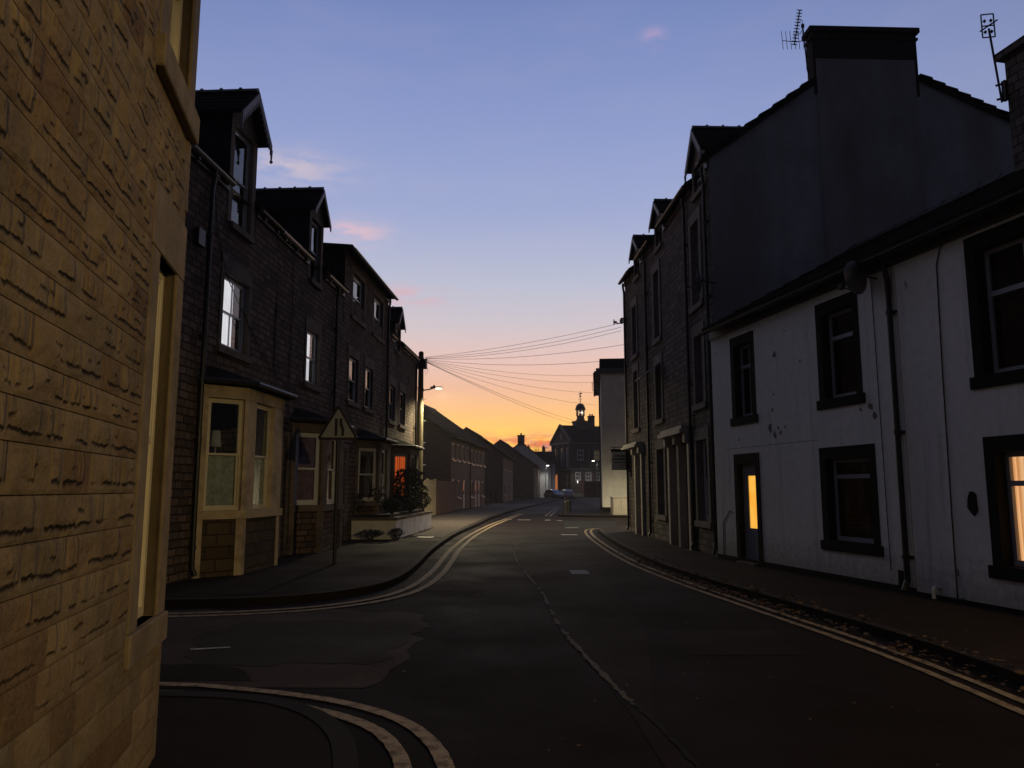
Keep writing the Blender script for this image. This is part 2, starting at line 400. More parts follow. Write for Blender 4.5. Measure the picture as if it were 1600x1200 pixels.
MT['blackpaint'] = m_plain('black_painted_stone', (.007, .007, .008), .8, .3, 6, .3, spec=.1)
MT['gutter'] = m_plain('black_gutter', (.008, .008, .009), .5, .2, 6, .05)
MT['gutter_grey'] = m_plain('grey_gutter', (.16, .155, .155), .3, .15, 6, .05)
MT['whiteframe'] = m_plain('white_window_frame', (.62, .62, .62), .35, .08, 6, .05)
MT['creamframe'] = m_plain('cream_window_frame', (.62, .55, .40), .4, .1, 6, .05)
MT['greyframe'] = m_plain('grey_window_frame', (.30, .31, .34), .4, .1, 6, .05)
MT['darkframe'] = m_plain('dark_window_frame', (.03, .025, .022), .5, .2, 6, .05)
MT['barge'] = m_plain('grey_bargeboard', (.20, .195, .21), .6, .15, 8, .1)
MT['glass'] = m_glass('window_glass', 1.55)
MT['glass_sky'] = m_glass('sky_reflecting_glass', 3.2, (.5, .5, .5), .72)
MT['glass_dull'] = m_plain('dull_window_glass', (.035, .035, .04), .55, .1, 5, 0, spec=.15)
MT['glass_row'] = m_glass('old_window_glass', 2.0, (.6, .6, .6), .12)
MT['net'] = m_plain('net_curtain', (.42, .40, .33), .9, .35, 9, .3)
MT['purple'] = m_plain('purple_curtain', (.24, .14, .20), .9, .3, 8, .3)
MT['darkcurt'] = m_plain('brown_curtain', (.16, .06, .045), .9, .3, 8, .3)
MT['palecurt'] = m_plain('pale_curtain', (.45, .40, .40), .9, .2, 8, .3)
MT['darkred'] = m_plain('dim_red_curtain', (.10, .05, .05), .9, .3, 8, .3)
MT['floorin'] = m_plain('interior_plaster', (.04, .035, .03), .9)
MT['asphalt'] = m_asphalt('asphalt', (.0185, .0115, .0075), patch=(.012, .008, .0055))
MT['asphalt_old'] = m_asphalt('worn_asphalt', (.080, .060, .046), patch=(.046, .034, .026))
MT['asphalt_patch'] = m_asphalt('asphalt_patch', (.022, .023, .022), patch=(.018, .019, .019))
MT['asphalt_patch2'] = m_asphalt('asphalt_patch_brown', (.026, .0175, .0125), patch=(.017, .012, .009))
MT['pave'] = m_asphalt('pavement_tarmac', (.026, .0165, .011), patch=(.015, .010, .007))
MT['flag'] = m_stone('flagstones', (.085, .07, .062), (.06, .052, .048), (.025, .022, .02), .75, .6, .012, dirt=(.03, .026, .024), dirt_amt=.5, bstr=.4, bdist=.01, rock=.3)
MT['kerb'] = m_stone('kerb_stone', (.027, .019, .014), (.022, .016, .012), (.02, .018, .017), .9, .5, .012, dirt=(.03, .027, .025), dirt_amt=.5, bstr=.4, bdist=.01, rock=.4)
MT['gravelseam'] = m_plain('worn_joint_gravel', (.14, .12, .10), .9, .5, 60, .8, stain=(.03, .03, .03), stain_scale=14, stain_amt=.9)
MT['soil'] = m_plain('soil', (.03, .022, .016), .95, .3, 10, .6)
MT['ground'] = m_plain('ground_earth', (.03, .03, .025), .95, .3, 2, .4)
MT['iron'] = m_plain('cast_iron', (.05, .045, .042), .6, .3, 20, .5, metal=.4)
MT['metal'] = m_plain('galvanised_steel', (.16, .16, .165), .45, .15, 10, .1, metal=.6)
MT['blackmetal'] = m_plain('black_metal', (.012, .012, .014), .45, .2, 10, .1)
MT['wood'] = m_plain('creosoted_timber', (.085, .07, .04), .85, .35, 4, .6)
MT['leaf'] = m_plain('dark_leaf', (.028, .036, .016), .6, .5, 7, 0)
MT['leaf2'] = m_plain('brown_leaf', (.10, .055, .03), .8, .6, 9, 0)
MT['bark'] = m_plain('bark', (.05, .04, .03), .9, .3, 8, .6)
MT['flower'] = m_plain('pale_flower', (.4, .3, .32), .7, .3, 9, 0)

def m_yellow():
    m, nt, b = new_mat('yellow_road_paint'); tc = nt.nodes.new('ShaderNodeTexCoord'); v = tc.outputs['Object']
    f = noise_n(nt, v, 9, 8, .75); g = noise_n(nt, v, 60, 3, .7)
    col = mixc(nt, maprange(nt, f, .46, .62, 0, .9), (.46, .35, .22), (.10, .072, .05))
    col = mixc(nt, maprange(nt, g, .4, .7, 0, .5), col, (.16, .11, .07))
    nt.links.new(col, b.inputs['Base Color']); b.inputs['Roughness'].default_value = .8
    b.inputs['Specular IOR Level'].default_value = .25; return m
MT['yellow'] = m_yellow()
MT['white_line'] = m_plain('white_road_paint', (.55, .53, .50), .75, .2, 20, .2, stain=(.1, .09, .09), stain_scale=12, stain_amt=.9, spec=.3)

def m_cottage():
    m, nt, b = new_mat('painted_roughcast'); tc = nt.nodes.new('ShaderNodeTexCoord'); v = tc.outputs['Object']
    mp = nt.nodes.new('ShaderNodeMapping'); mp.inputs['Scale'].default_value = (1, 1, .25); nt.links.new(v, mp.inputs[0])
    f = noise_n(nt, mp.outputs[0], 1.6, 6, .6); g = noise_n(nt, v, 8, 6, .7); k = noise_n(nt, v, 2.6, 3, .45)
    col = mixc(nt, maprange(nt, f, .35, .7, 0, .4), (.80, .79, .735), (.60, .595, .55))
    col = mixc(nt, maprange(nt, g, .45, .8, 0, .35), col, (.33, .325, .32))
    ms = nt.nodes.new('ShaderNodeMapping'); ms.inputs['Scale'].default_value = (5, 5, .3); nt.links.new(v, ms.inputs[0])
    col = mixc(nt, maprange(nt, noise_n(nt, ms.outputs[0], 1, 4, .6), .55, .75, 0, .45), col, (.30, .29, .265))      # rain streaks
    k2 = noise_n(nt, v, 1.9, 5, .55)
    col = mixc(nt, maprange(nt, k2, .705, .72, 0, .75), col, (.14, .13, .12))
    # damp, dirty foot of the wall
    sp = nt.nodes.new('ShaderNodeSeparateXYZ'); nt.links.new(v, sp.inputs[0])
    ad = nt.nodes.new('ShaderNodeMath'); ad.operation = 'MULTIPLY_ADD'; nt.links.new(g, ad.inputs[0]); ad.inputs[1].default_value = -.9; nt.links.new(sp.outputs[2], ad.inputs[2])
    col = mixc(nt, maprange(nt, ad.outputs[0], -.25, .3, .55, 0), col, (.17, .16, .14))
    nt.links.new(col, b.inputs['Base Color']); b.inputs['Roughness'].default_value = .85; b.inputs['Specular IOR Level'].default_value = .3
    bump(nt, noise_n(nt, v, 30, 6, .7), b, .45, .012); return m
MT['cottage'] = m_cottage()
def m_render(name, c, stain, st_amt=.7):
    m, nt, b = new_mat(name); tc = nt.nodes.new('ShaderNodeTexCoord'); v = tc.outputs['Object']
    mp = nt.nodes.new('ShaderNodeMapping'); mp.inputs['Scale'].default_value = (1, 1, .18); nt.links.new(v, mp.inputs[0])
    f = noise_n(nt, mp.outputs[0], .55, 7, .6); g = noise_n(nt, v, 1.3, 6, .7)
    col = mixc(nt, maprange(nt, g, .3, .7), tuple(.8 * q for q in c), tuple(1.15 * q for q in c))
    col = mixc(nt, maprange(nt, f, .42, .62, 0, st_amt), col, stain)
    nt.links.new(col, b.inputs['Base Color']); b.inputs['Roughness'].default_value = .9; b.inputs['Specular IOR Level'].default_value = .2
    bump(nt, noise_n(nt, v, 40, 4, .7), b, .4, .01); return m
MT['gable'] = m_render('cement_render', (.40, .41, .45), (.20, .205, .18))
MT['breast'] = m_render('chimney_breast_render', (.33, .335, .345), (.19, .195, .16), .9)
MT['cream'] = m_render('cream_render', (.80, .77, .68), (.68, .65, .58), .5)
MT['whiterender'] = m_render('white_render_far', (.78, .78, .78), (.62, .62, .60), .4)
MT['modern'] = m_stone('modern_brick', (.36, .26, .20), (.27, .20, .16), (.17, .14, .12), .44, .15, .012, dirt=(.07, .055, .045), dirt_amt=.4, bstr=.5, bdist=.02, rock=.5)
MT['modern2'] = m_stone('buff_brick', (.38, .29, .21), (.31, .24, .18), (.17, .14, .12), .44, .15, .012, dirt=(.1, .08, .06), dirt_amt=.4, bstr=.5, bdist=.02, rock=.5)
MT['hall'] = m_stone('town_hall_stone', (.15, .12, .10), (.11, .09, .08), (.04, .035, .03), .7, .35, .02, dirt=(.045, .04, .036), dirt_amt=.5, bstr=.5, bdist=.04, rock=.5)
MT['halltrim'] = m_plain('town_hall_trim', (.22, .20, .18), .85, .15, 2, .2)
MT['gatered'] = m_plain('red_brown_gate', (.095, .032, .024), .75, .25, 3, .3)
MT['fencewood'] = m_plain('pale_fence_timber', (.40, .33, .20), .85, .25, 3, .3)
MT['gwhite'] = m_plain('white_garden_wall_paint', (.80, .79, .76), .8, .12, 3, .3, stain=(.25, .23, .2), stain_scale=1.5, stain_amt=.6)
MT['lit_door'] = m_emit('lit_door_glass', (1.0, .52, .08), 1.0, 0, c2=(.95, .38, .03))
MT['lit_curtain'] = m_emit('lit_peach_curtain', (1.0, .52, .25), .95, 3.2, c2=(.72, .28, .09))
MT['sky_glow_sheet'] = m_emit('painted_sky_reflection', (.78, .75, .80), 1.0, 0, c2=(.74, .62, .64))  # glowing sheet behind the pane, standing in for the sky's reflection
MT['lit_red'] = m_emit('lit_red_curtain', (.85, .13, .02), .7, 3.5, c2=(.25, .03, .008))
MT['lit_arch'] = m_emit('lit_archway', (.50, .17, .05), .8, 0)
MT['lamp_warm'] = m_emit('lamp_lens_warm', (1.0, .85, .6), 12)
MT['lamp_white'] = m_emit('lamp_lens_white', (.95, 1.0, .9), 10)
MT['clock'] = m_emit('lit_clock_dial', (1.0, .97, .9), 2.2)
MT['lit_dim'] = m_emit('dimly_lit_blind', (.30, .22, .09), .5, 0)

# ------------------------------------------------------------------ building pieces (house-local: x along the front, y into the house, z up)
def wall(mb, x0, x1, z0, z1, ops, rev=.2, y=0.0):
    xs = sorted({x0, x1, *[min(max(v, x0), x1) for o in ops for v in o[:2]]}); zs = sorted({z0, z1, *[min(max(v, z0), z1) for o in ops for v in o[2:4]]})
    def inside(cx, cz): return any(o[0] < cx < o[1] and o[2] < cz < o[3] for o in ops)
    for i in range(len(xs) - 1):
        for j in range(len(zs) - 1):
            a, b, c, d = xs[i], xs[i + 1], zs[j], zs[j + 1]
            if b - a < 1e-6 or d - c < 1e-6 or inside((a + b) / 2, (c + d) / 2): continue
            mb.quad((a, y, c), (b, y, c), (b, y, d), (a, y, d))
    for (a, b, c, d) in [o[:4] for o in ops]:
        a, b, c, d = max(a, x0), min(b, x1), max(c, z0), min(d, z1); r = y + rev
        mb.quad((a, y, c), (a, y, d), (a, r, d), (a, r, c)); mb.quad((b, y, c), (b, r, c), (b, r, d), (b, y, d))
        mb.quad((a, y, d), (b, y, d), (b, r, d), (a, r, d)); mb.quad((a, y, c), (a, r, c), (b, r, c), (b, y, c))

def surround(h, x0, x1, z0, z1, w, m, proud=.018, lintel=None, sill=None, sill_proj=.07, depth=.2, jambs=True, name='window_surround', M=None, key=False):
    """fills the ring between the wall opening (x0..z1) and the inner opening; returns the inner opening"""
    lt = lintel if lintel is not None else w; st = sill if sill is not None else w
    e = .001; mb = MB(M)
    a, b, c, d = x0 + e, x1 - e, z0 + e, z1 - e
    mb.box(a, b, -proud, depth, d - lt, d)
    if st: mb.box(a - .05, b + .05, -sill_proj, depth - .02, c, c + st)
    if jambs:
        mb.box(a, a + w, -proud, depth, c + st, d - lt); mb.box(b - w, b, -proud, depth, c + st, d - lt)
    o = mb.build(name, m, h)
    return (a + w, b - w, c + st, d - lt) if jambs else (a, b, c + st, d - lt)

def window(h, x0, x1, z0, z1, y=.12, kind='sash', fm='whiteframe', gm='glass', curtain=None, cw=1.0, t=.05, M=None, bars=0, chalf=False, cy=.078, mull=0, open_top=False, ratio=.5):
    f = MB(M); d = .05
    f.box(x0, x0 + t, y, y + d, z0, z1); f.box(x1 - t, x1, y, y + d, z0, z1)
    f.box(x0 + t, x1 - t, y, y + d, z0, z0 + t * 1.2); f.box(x0 + t, x1 - t, y, y + d, z1 - t, z1)
    zm = z0 + (z1 - z0) * ratio; lights = []
    if kind == 'sash':
        s = t * .75
        # upper sash forward, lower sash set back
        for (a, b, yy) in ((zm - .02, z1 - t, y + .004), (z0 + t * 1.2, zm + .02, y + .03)):
            f.box(x0 + t, x0 + t + s, yy, yy + .028, a, b); f.box(x1 - t - s, x1 - t, yy, yy + .028, a, b)
            f.box(x0 + t + s, x1 - t - s, yy, yy + .028, a, a + s); f.box(x0 + t + s, x1 - t - s, yy, yy + .028, b - s, b)
            lights.append((x0 + t + s, x1 - t - s, a + s, b - s, yy + .012))
    elif kind == 'top':      # casement below, small top light
        f.box(x0 + t, x1 - t, y - .01, y + d - .002, zm, zm + t * 1.1)
        lights = [(x0 + t, x1 - t, z0 + t * 1.2, zm, y + .02), (x0 + t, x1 - t, zm + t * 1.1, z1 - t, y + .02)]
    else: lights = [(x0 + t, x1 - t, z0 + t * 1.2, z1 - t, y + .02)]
    if mull:
        for k in range(1, mull):
            xm = x0 + (x1 - x0) * k / mull; f.box(xm - t * .5, xm + t * .5, y - .006, y + .035, z0 + t * 1.2, z1 - t)
    if bars:
        for (a, b, c, e, yy) in lights:
            for k in range(1, bars):
                xm = a + (b - a) * k / bars; f.box(xm - .009, xm + .009, yy - .012, yy + .014, c, e)
    w = f.build('window', MT[fm], h)
    g = MB(M)
    for (a, b, c, e, yy) in lights: g.box(a, b, yy, yy + .004, c, e)
    p = g.build('pane', MT[gm], w)
    if curtain:
        cb = MB(M); top = zm if chalf else z1 - .01; n = max(6, int((x1 - x0) * cw * 22)); yb = y + cy
        xe = x0 + (x1 - x0) * cw; pr = None
        for k in range(n + 1):
            xx = x0 + .01 + (xe - x0 - .02) * k / n; q = (xx, yb + .018 * math.sin(k * 2.1) + .008 * math.sin(k * .7 + x0), 0)
            if pr: cb.quad((pr[0], pr[1], z0), (q[0], q[1], z0), (q[0], q[1], top), (pr[0], pr[1], top), uv=[(pr[0], z0), (q[0], z0), (q[0], top), (pr[0], top)])
            pr = q
        cb.build('curtain', MT[curtain], w)
    return w

def door(h, x0, x1, z0, z1, m, y=.14, glaze=None, fl=.55, fr=.92, panels=True, fm='whiteframe', fan=0.0, gw=.5):
    """panelled door; glaze = material of a light between fl and fr of its height"""
    f = MB(); t = .05
    zt = z1 - fan
    f.box(x0, x0 + t, y - .02, y + .06, z0, z1); f.box(x1 - t, x1, y - .02, y + .06, z0, z1); f.box(x0 + t, x1 - t, y - .02, y + .06, z1 - t, z1)
    if fan: f.box(x0 + t, x1 - t, y - .02, y + .06, zt - t, zt)
    fo = f.build('door_frame', MT[fm], h)
    d = MB(); a, b = x0 + t + .003, x1 - t - .003; zt2 = (zt - t if fan else z1 - t) - .003; H = zt2 - z0
    ops = []
    if glaze: cx = (a + b) / 2; hw = (b - a) * gw / 2; ops = [(cx - hw, cx + hw, z0 + H * fl, z0 + H * fr)]
    wall(d, a, b, z0 + .02, zt2, ops, rev=.03, y=y)
    if panels:
        for (pa, pb) in ((a + .1, (a + b) / 2 - .04), ((a + b) / 2 + .04, b - .1)):
            for (za, zb) in ((.08, min(.40, fl - .05)),) + (() if glaze else ((.5, .92),)):
                d.bbox(pa, pb, y - .012, y + .004, z0 + H * za, z0 + H * zb, .008)
    do = d.build('door', m, h)
    if glaze:
        g = MB(); o = ops[0]; g.box(o[0], o[1], y + .018, y + .024, o[2], o[3]); g.build('door_glass', glaze, do)
    k = MB(); k.tube([(b - .045, y - .0, z0 + H * .46), (b - .045, y - .04, z0 + H * .46), (b - .045, y - .04, z0 + H * .41)], .009, 6)
    k.build('handle', MT['metal'], do)
    if fan:
        g = MB(); g.box(x0 + t, x1 - t, y, y + .005, zt, z1 - t); g.build('fanlight', MT['glass_row'], fo)
    return do

def gutter(h, x0, x1, z, y=-.11, m='gutter', r=.06, fascia=True, brackets=True):
    mb = MB(); n = 8; pr = []
    for k in range(n + 1):
        a = math.pi + math.pi * k / n; pr.append((y + r * math.cos(a), z + r * math.sin(a)))
    for k in range(n):
        a, b = pr[k], pr[k + 1]
        mb.quad((x0, a[0], a[1]), (x1, a[0], a[1]), (x1, b[0], b[1]), (x0, b[0], b[1]))
        i0 = (y + (a[0] - y) * .86, z + (a[1] - z) * .86); i1 = (y + (b[0] - y) * .86, z + (b[1] - z) * .86)
        mb.quad((x0, i1[0], i1[1]), (x1, i1[0], i1[1]), (x1, i0[0], i0[1]), (x0, i0[0], i0[1]))
    for sgn in (-1, 1):
        mb.quad((x0, y + sgn * r, z), (x1, y + sgn * r, z), (x1, y + sgn * r * .86, z), (x0, y + sgn * r * .86, z))
    for xx in (x0, x1): mb.quad(*[(xx, q[0], q[1]) for q in pr])
    g = mb.build('gutter', MT[m], h)
    if fascia:
        f = MB(); f.box(x0, x1, -.045, -.004, z - .14, z + .03)
        if brackets:
            k = x0 + .3
            while k < x1 - .1: f.box(k, k + .07, -.10, -.045, z - .12, z - .07); k += .75
        f.build('fascia', MT['darkframe'], h)
    return g

def downpipe(h, x, z0, z1, y=-.1, m='gutter', r=.042, hopper=False):
    p = [(x, y, z1), (x, y + .0, z1 - .15), (x, -.065, z1 - .35), (x, -.065, z0 + .2), (x, -.13, z0 + .06)]
    mb = MB(); mb.tube(p, r, 10)
    z = z0 + .5
    while z < z1 - .5: mb.tube([(x, -.065, z), (x, -.065, z + .06)], r * 1.3, 10); mb.box(x - .09, x + .09, -.03, -.002, z + .01, z + .05); z += 1.8
    if hopper: mb.box(x - .1, x + .1, -.2, -.02, z1 - .05, z1 + .12)
    return mb.build('downpipe', MT[m], h, weld=True)

def slab_roof(h, x0, x1, prof, m='slate', t=.07, name='roof', ridge=True, tiles=True, cuts=()):
    """prof: (y, z) points from the front eave over the ridge to the rear eave"""
    mb = MB(); edges = [x0]
    for a, b in cuts: edges += [max(a, x0), min(b, x1)]
    edges.append(x1)
    (ya, za), (yb, zb) = prof[0], prof[1]; yc = .22; zc_ = za + (zb - za) * (yc - ya) / (yb - ya); full = prof
    for e_ in range(len(edges) - 1):
        xa, xb = edges[e_], edges[e_ + 1]
        if xb - xa < .01: continue
        pf = full if e_ % 2 == 0 else [(yc, zc_)] + list(full[1:])       # the eave stops either side of a wall dormer
        low = [(y, z - t) for y, z in pf]; mb.xprism(list(pf) + low[::-1], xa, xb)
        if not tiles: continue
        for i in range(len(pf) - 1):
            (y1, z1), (y2, z2) = pf[i], pf[i + 1]; L = math.hypot(y2 - y1, z2 - z1); n = max(2, int(L / .42))
            dy, dz = (y2 - y1) / L, (z2 - z1) / L; nx, nz = -dz, dy
            if nz < 0: nx, nz = -nx, -nz
            up = z2 > z1; l0 = .012 if xa == x0 else -.002; l1 = .012 if xb == x1 else -.002
            for k in range(n):
                a, b = k / n, (k + 1) / n; lo, hi = (a, b) if up else (b, a)
                pl = (y1 + (y2 - y1) * lo, z1 + (z2 - z1) * lo); ph = (y1 + (y2 - y1) * hi, z1 + (z2 - z1) * hi)
                mb.xprism([(pl[0] + nx * .004, pl[1] + nz * .004), (pl[0] + nx * .03, pl[1] + nz * .03), (ph[0] + nx * .008, ph[1] + nz * .008), (ph[0] + nx * .004, ph[1] + nz * .004)], xa - l0, xb + l1)
    r = mb.build(name, MT[m], h)
    if ridge:
        k = max(range(len(prof)), key=lambda i: prof[i][1]); y, z = prof[k]; rb = MB(); x = x0
        while x < x1 - .02:
            xe = min(x + .45, x1); rb.xprism([(y - .13, z - .05), (y - .02, z + .07), (y + .02, z + .07), (y + .13, z - .05)], x + .004, xe - .004)
            rb.xprism([(y - .14, z - .05), (y - .02, z + .09), (y + .02, z + .09), (y + .14, z - .05)], xe - .05, xe - .003) ; x = xe
        rb.build('ridge_tiles', MT['lead'], r)
    return r

def shell(h, m, x0, x1, dep, z0, prof, ops, rev=.2, sides=True, back=True, name='wall', left_m=None, right_m=None, floors=True):
    """front wall with openings, side (gable) walls and rear wall under the roof profile"""
    zf = prof[0][1]; mb = MB(); wall(mb, x0, x1, z0, zf, ops, rev)
    if back: mb.quad((x1, dep, z0), (x0, dep, z0), (x0, dep, prof[-1][1]), (x1, dep, prof[-1][1]))
    def side(mb_, x): mb_.quad((x, 0, z0), (x, dep, z0), (x, dep, prof[-1][1]), *[(x, y, z) for y, z in prof[1:-1][::-1]], (x, 0, zf))
    if sides:
        if left_m: s = MB(); side(s, x0); s.build('gable_wall', left_m, h)
        else: side(mb, x0)
        if right_m: s = MB(); side(s, x1); s.build('gable_wall', right_m, h)
        else: side(mb, x1)
    w = mb.build(name, m, h)
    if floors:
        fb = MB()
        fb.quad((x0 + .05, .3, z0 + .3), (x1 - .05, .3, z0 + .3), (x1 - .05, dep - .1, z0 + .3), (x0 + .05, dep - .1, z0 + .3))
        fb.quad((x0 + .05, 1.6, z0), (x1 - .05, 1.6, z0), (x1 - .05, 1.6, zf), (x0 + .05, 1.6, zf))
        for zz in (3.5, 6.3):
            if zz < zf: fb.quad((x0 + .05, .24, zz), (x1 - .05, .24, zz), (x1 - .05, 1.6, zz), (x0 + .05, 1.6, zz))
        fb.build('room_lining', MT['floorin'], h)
    return w

def dormer(h, xc, w, zb, ze, za, slope, y_eave_z, m_front, barge='barge', scallop=False, win=None, ov=.22, fwd=.25, finial=True, gm='glass_row', fm='whiteframe', cheek_m='cheek', sur='rowdress', kind='sash', curtain=None):
    """gabled wall dormer flush with the house front; slope = main roof rise per metre"""
    x0, x1 = xc - w / 2, xc + w / 2; y = -.012
    def back(z): return max(.05, (z - y_eave_z) / slope + .12)
    f = MB(); iw = .17
    op = (x0 + iw, x1 - iw, zb + .02, ze - .22)
    wall(f, x0, x1, zb, ze, [op], rev=.16, y=y)
    f.quad((x0, y, ze), (x1, y, ze), (xc, y, za - .03))
    fr = f.build('dormer_front', m_front, h)
    c = MB()
    for xx, dx in ((x0, .03), (x1, -.03)):
        c = MB()
        for q in (xx, xx + dx):
            c.quad((q, y + .002, max(zb, y_eave_z - .1)), (q, back(ze), y_eave_z - .1 + 0), (q, back(ze), ze), (q, y + .002, ze))
        c.build('dormer_cheek', MT[cheek_m], h)
    # roof: two slabs running back into the main roof
    rs = (za - ze) / (w / 2); r = MB(); t = .06
    for sg in (-1, 1):
        xo = xc + sg * (w / 2 + ov); zo = ze - rs * ov
        pts = [(xc, -fwd, za + .02), (xo, -fwd, zo + .02), (xo, back(zo), zo + .02), (xc, back(za), za + .02)]
        lo = [(p[0], p[1], p[2] - t) for p in pts]
        r.quad(*pts); r.quad(*lo[::-1])
        for i in range(4): j = (i + 1) % 4; r.quad(lo[i], lo[j], pts[j], pts[i])
        n = 5
        for k in range(n):
            a, b = k / n, (k + 1) / n
            pa = (xo + (xc - xo) * a, zo + (za - zo) * a); pb = (xo + (xc - xo) * b, zo + (za - zo) * b)
            r.yprism([(pa[0], pa[1] + .024), (pa[0], pa[1] + .05), (pb[0], pb[1] + .03), (pb[0], pb[1] + .024)], -fwd - .01, back(pa[1]) - .02)
    ro = r.build('dormer_roof', MT['slate'], h)
    rb = MB(); yy = -fwd
    while yy < back(za) - .05:
        ye = min(yy + .4, back(za)); rb.yprism([(xc - .1, za - .0), (xc - .02, za + .09), (xc + .02, za + .09), (xc + .1, za - .0)], yy + .004, ye - .004)
        rb.yprism([(xc - .11, za), (xc - .02, za + .12), (xc + .02, za + .12), (xc + .11, za)], ye - .05, ye - .004); yy = ye
    rb.build('dormer_ridge', MT['lead'], ro)
    # bargeboards with optional scalloped lower edge
    bb = MB(); dd = .16 if not scallop else .2
    for sg in (-1, 1):
        xo = xc + sg * (w / 2 + ov); zo = ze - rs * ov; n = 9
        for k in range(n):
            a, b = k / n, (k + 1) / n
            pa = (xo + (xc - xo) * a, zo + (za - zo) * a); pb = (xo + (xc - xo) * b, zo + (za - zo) * b)
            if scallop:
                mx = ((pa[0] + pb[0]) / 2, (pa[1] + pb[1]) / 2 - dd - .07)
                q = lambda s_: (pa[0] + (pb[0] - pa[0]) * s_, pa[1] + (pb[1] - pa[1]) * s_ - dd + .03)
                bb.yprism([pa, pb, (pb[0], pb[1] - dd + .05), q(.75), (mx[0] + .02, mx[1] + .03), mx, (mx[0] - .02, mx[1] + .03), q(.25), (pa[0], pa[1] - dd + .05)], -fwd - .03, -fwd + .0)
            else: bb.yprism([pa, pb, (pb[0], pb[1] - dd), (pa[0], pa[1] - dd)], -fwd - .03, -fwd)
        if scallop: bb.tube([(xo, -fwd - .015, zo - .1), (xo, -fwd - .015, zo - .32)], [.03, .018], 8); bb.lathe([(0, zo - .40), (.035, zo - .37), (.035, zo - .34), (0, zo - .31)], xo, -fwd - .015, 8)
    bb.build('bargeboard', MT[barge], ro)
    window(h, op[0], op[1], op[2] + .0, op[3], y=.08, kind=kind, fm=fm, gm=gm, t=.05, curtain=curtain, cw=.4)
    s = MB(); s.box(x0 + iw - .06, x1 - iw + .06, -.08, .08, zb - .1, zb + .018); s.build('dormer_sill', MT[sur], h)
    return fr

def bay(h, x0, cant, dep, fw, zs, zt, zr, stone, panel, wm, gm, curtains=(None, None, None), zb=.1, t=.05, kind='sash', cwh=None, slab='slate', fj=(.16, .16), cj=(.15, .15)):
    P = [(x0, 0), (x0 + cant, -dep), (x0 + cant + fw, -dep), (x0 + 2 * cant + fw, 0)]
    st = MB(); pn = MB(); ws = []
    for i in range(3):
        a, b = P[i], P[i + 1]; L = math.hypot(b[0] - a[0], b[1] - a[1]); ang = math.atan2(b[1] - a[1], b[0] - a[0])
        M = Matrix.Translation((a[0], a[1], 0)) @ Matrix.Rotation(ang, 4, 'Z')
        st.M = M; pn.M = M
        jw, jr = (fj if i == 1 else (cj if i == 0 else cj[::-1]))
        st.box(0, jw, 0, .2, zs, zt - .22); st.box(L - jr, L, 0, .2, zs, zt - .22)           # jambs
        st.box(-.01, L + .01, -.012, .2, zt - .22, zt)                                         # lintel
        st.box(-.02, L + .02, -.05, .2, zs - .14, zs)                                          # sill band
        st.box(0, .13, .0, .16, zb, zs - .14); st.box(L - .13, L, .0, .16, zb, zs - .14)       # plinth pilasters
        pn.box(.13, L - .13, .02, .16, zb, zs - .14)
        ws.append((M, jw, L - jr))
    so = st.build('bay_window', MT[stone], h); pn.build('bay_panel', MT[panel], so)
    for i, (M, a, b) in enumerate(ws):
        if i == 1 and fw - sum(fj) > 1.4:
            mid = (a + b) / 2; sm = MB(M); sm.box(mid - .08, mid + .08, 0, .2, zs, zt - .22); sm.build('mullion', MT[stone], so)
            for (p, q) in ((a, mid - .08), (mid + .08, b)):
                window(h, p + .002, q - .002, zs + .005, zt - .225, y=.08, fm=wm, gm=gm, curtain=curtains[1], chalf=True if cwh is None else cwh, t=t, M=M, kind=kind)
        else:
            window(h, a + .002, b - .002, zs + .005, zt - .225, y=.08, fm=wm, gm=gm, curtain=curtains[i], chalf=True if cwh is None else cwh, t=t, M=M, kind=kind)
    r = MB(); e = .16
    Q = [(x0 - e, 0), (x0 + cant - e * .5, -dep - e), (x0 + cant + fw + e * .5, -dep - e), (x0 + 2 * cant + fw + e, 0)]
    T = [(x0 + .1, 0), (x0 + cant + .15, -.06), (x0 + cant + fw - .15, -.06), (x0 + 2 * cant + fw - .1, 0)]
    for i in range(3):
        r.quad((Q[i][0], Q[i][1], zt + .1), (Q[i + 1][0], Q[i + 1][1], zt + .1), (T[i + 1][0], T[i + 1][1], zr), (T[i][0], T[i][1], zr))
        r.quad((Q[i][0], Q[i][1], zt + .02), (Q[i + 1][0], Q[i + 1][1], zt + .02), (Q[i + 1][0], Q[i + 1][1], zt + .1), (Q[i][0], Q[i][1], zt + .1))
    r.quad(*[(q[0], q[1], zt + .02) for q in Q]); r.quad(*[(q[0], q[1], zr) for q in T])
    r.build('bay_roof', MT[slab], so)
    c = MB()
    C = [(x0 - e - .03, 0), (x0 + cant - e * .5 - .03, -dep - e - .04), (x0 + cant + fw + e * .5 + .03, -dep - e - .04), (x0 + 2 * cant + fw + e + .03, 0)]
    c.tube([(q[0], q[1], zt + .06) for q in C], .05, 8); c.build('bay_gutter', MT['gutter'], so)
    return so

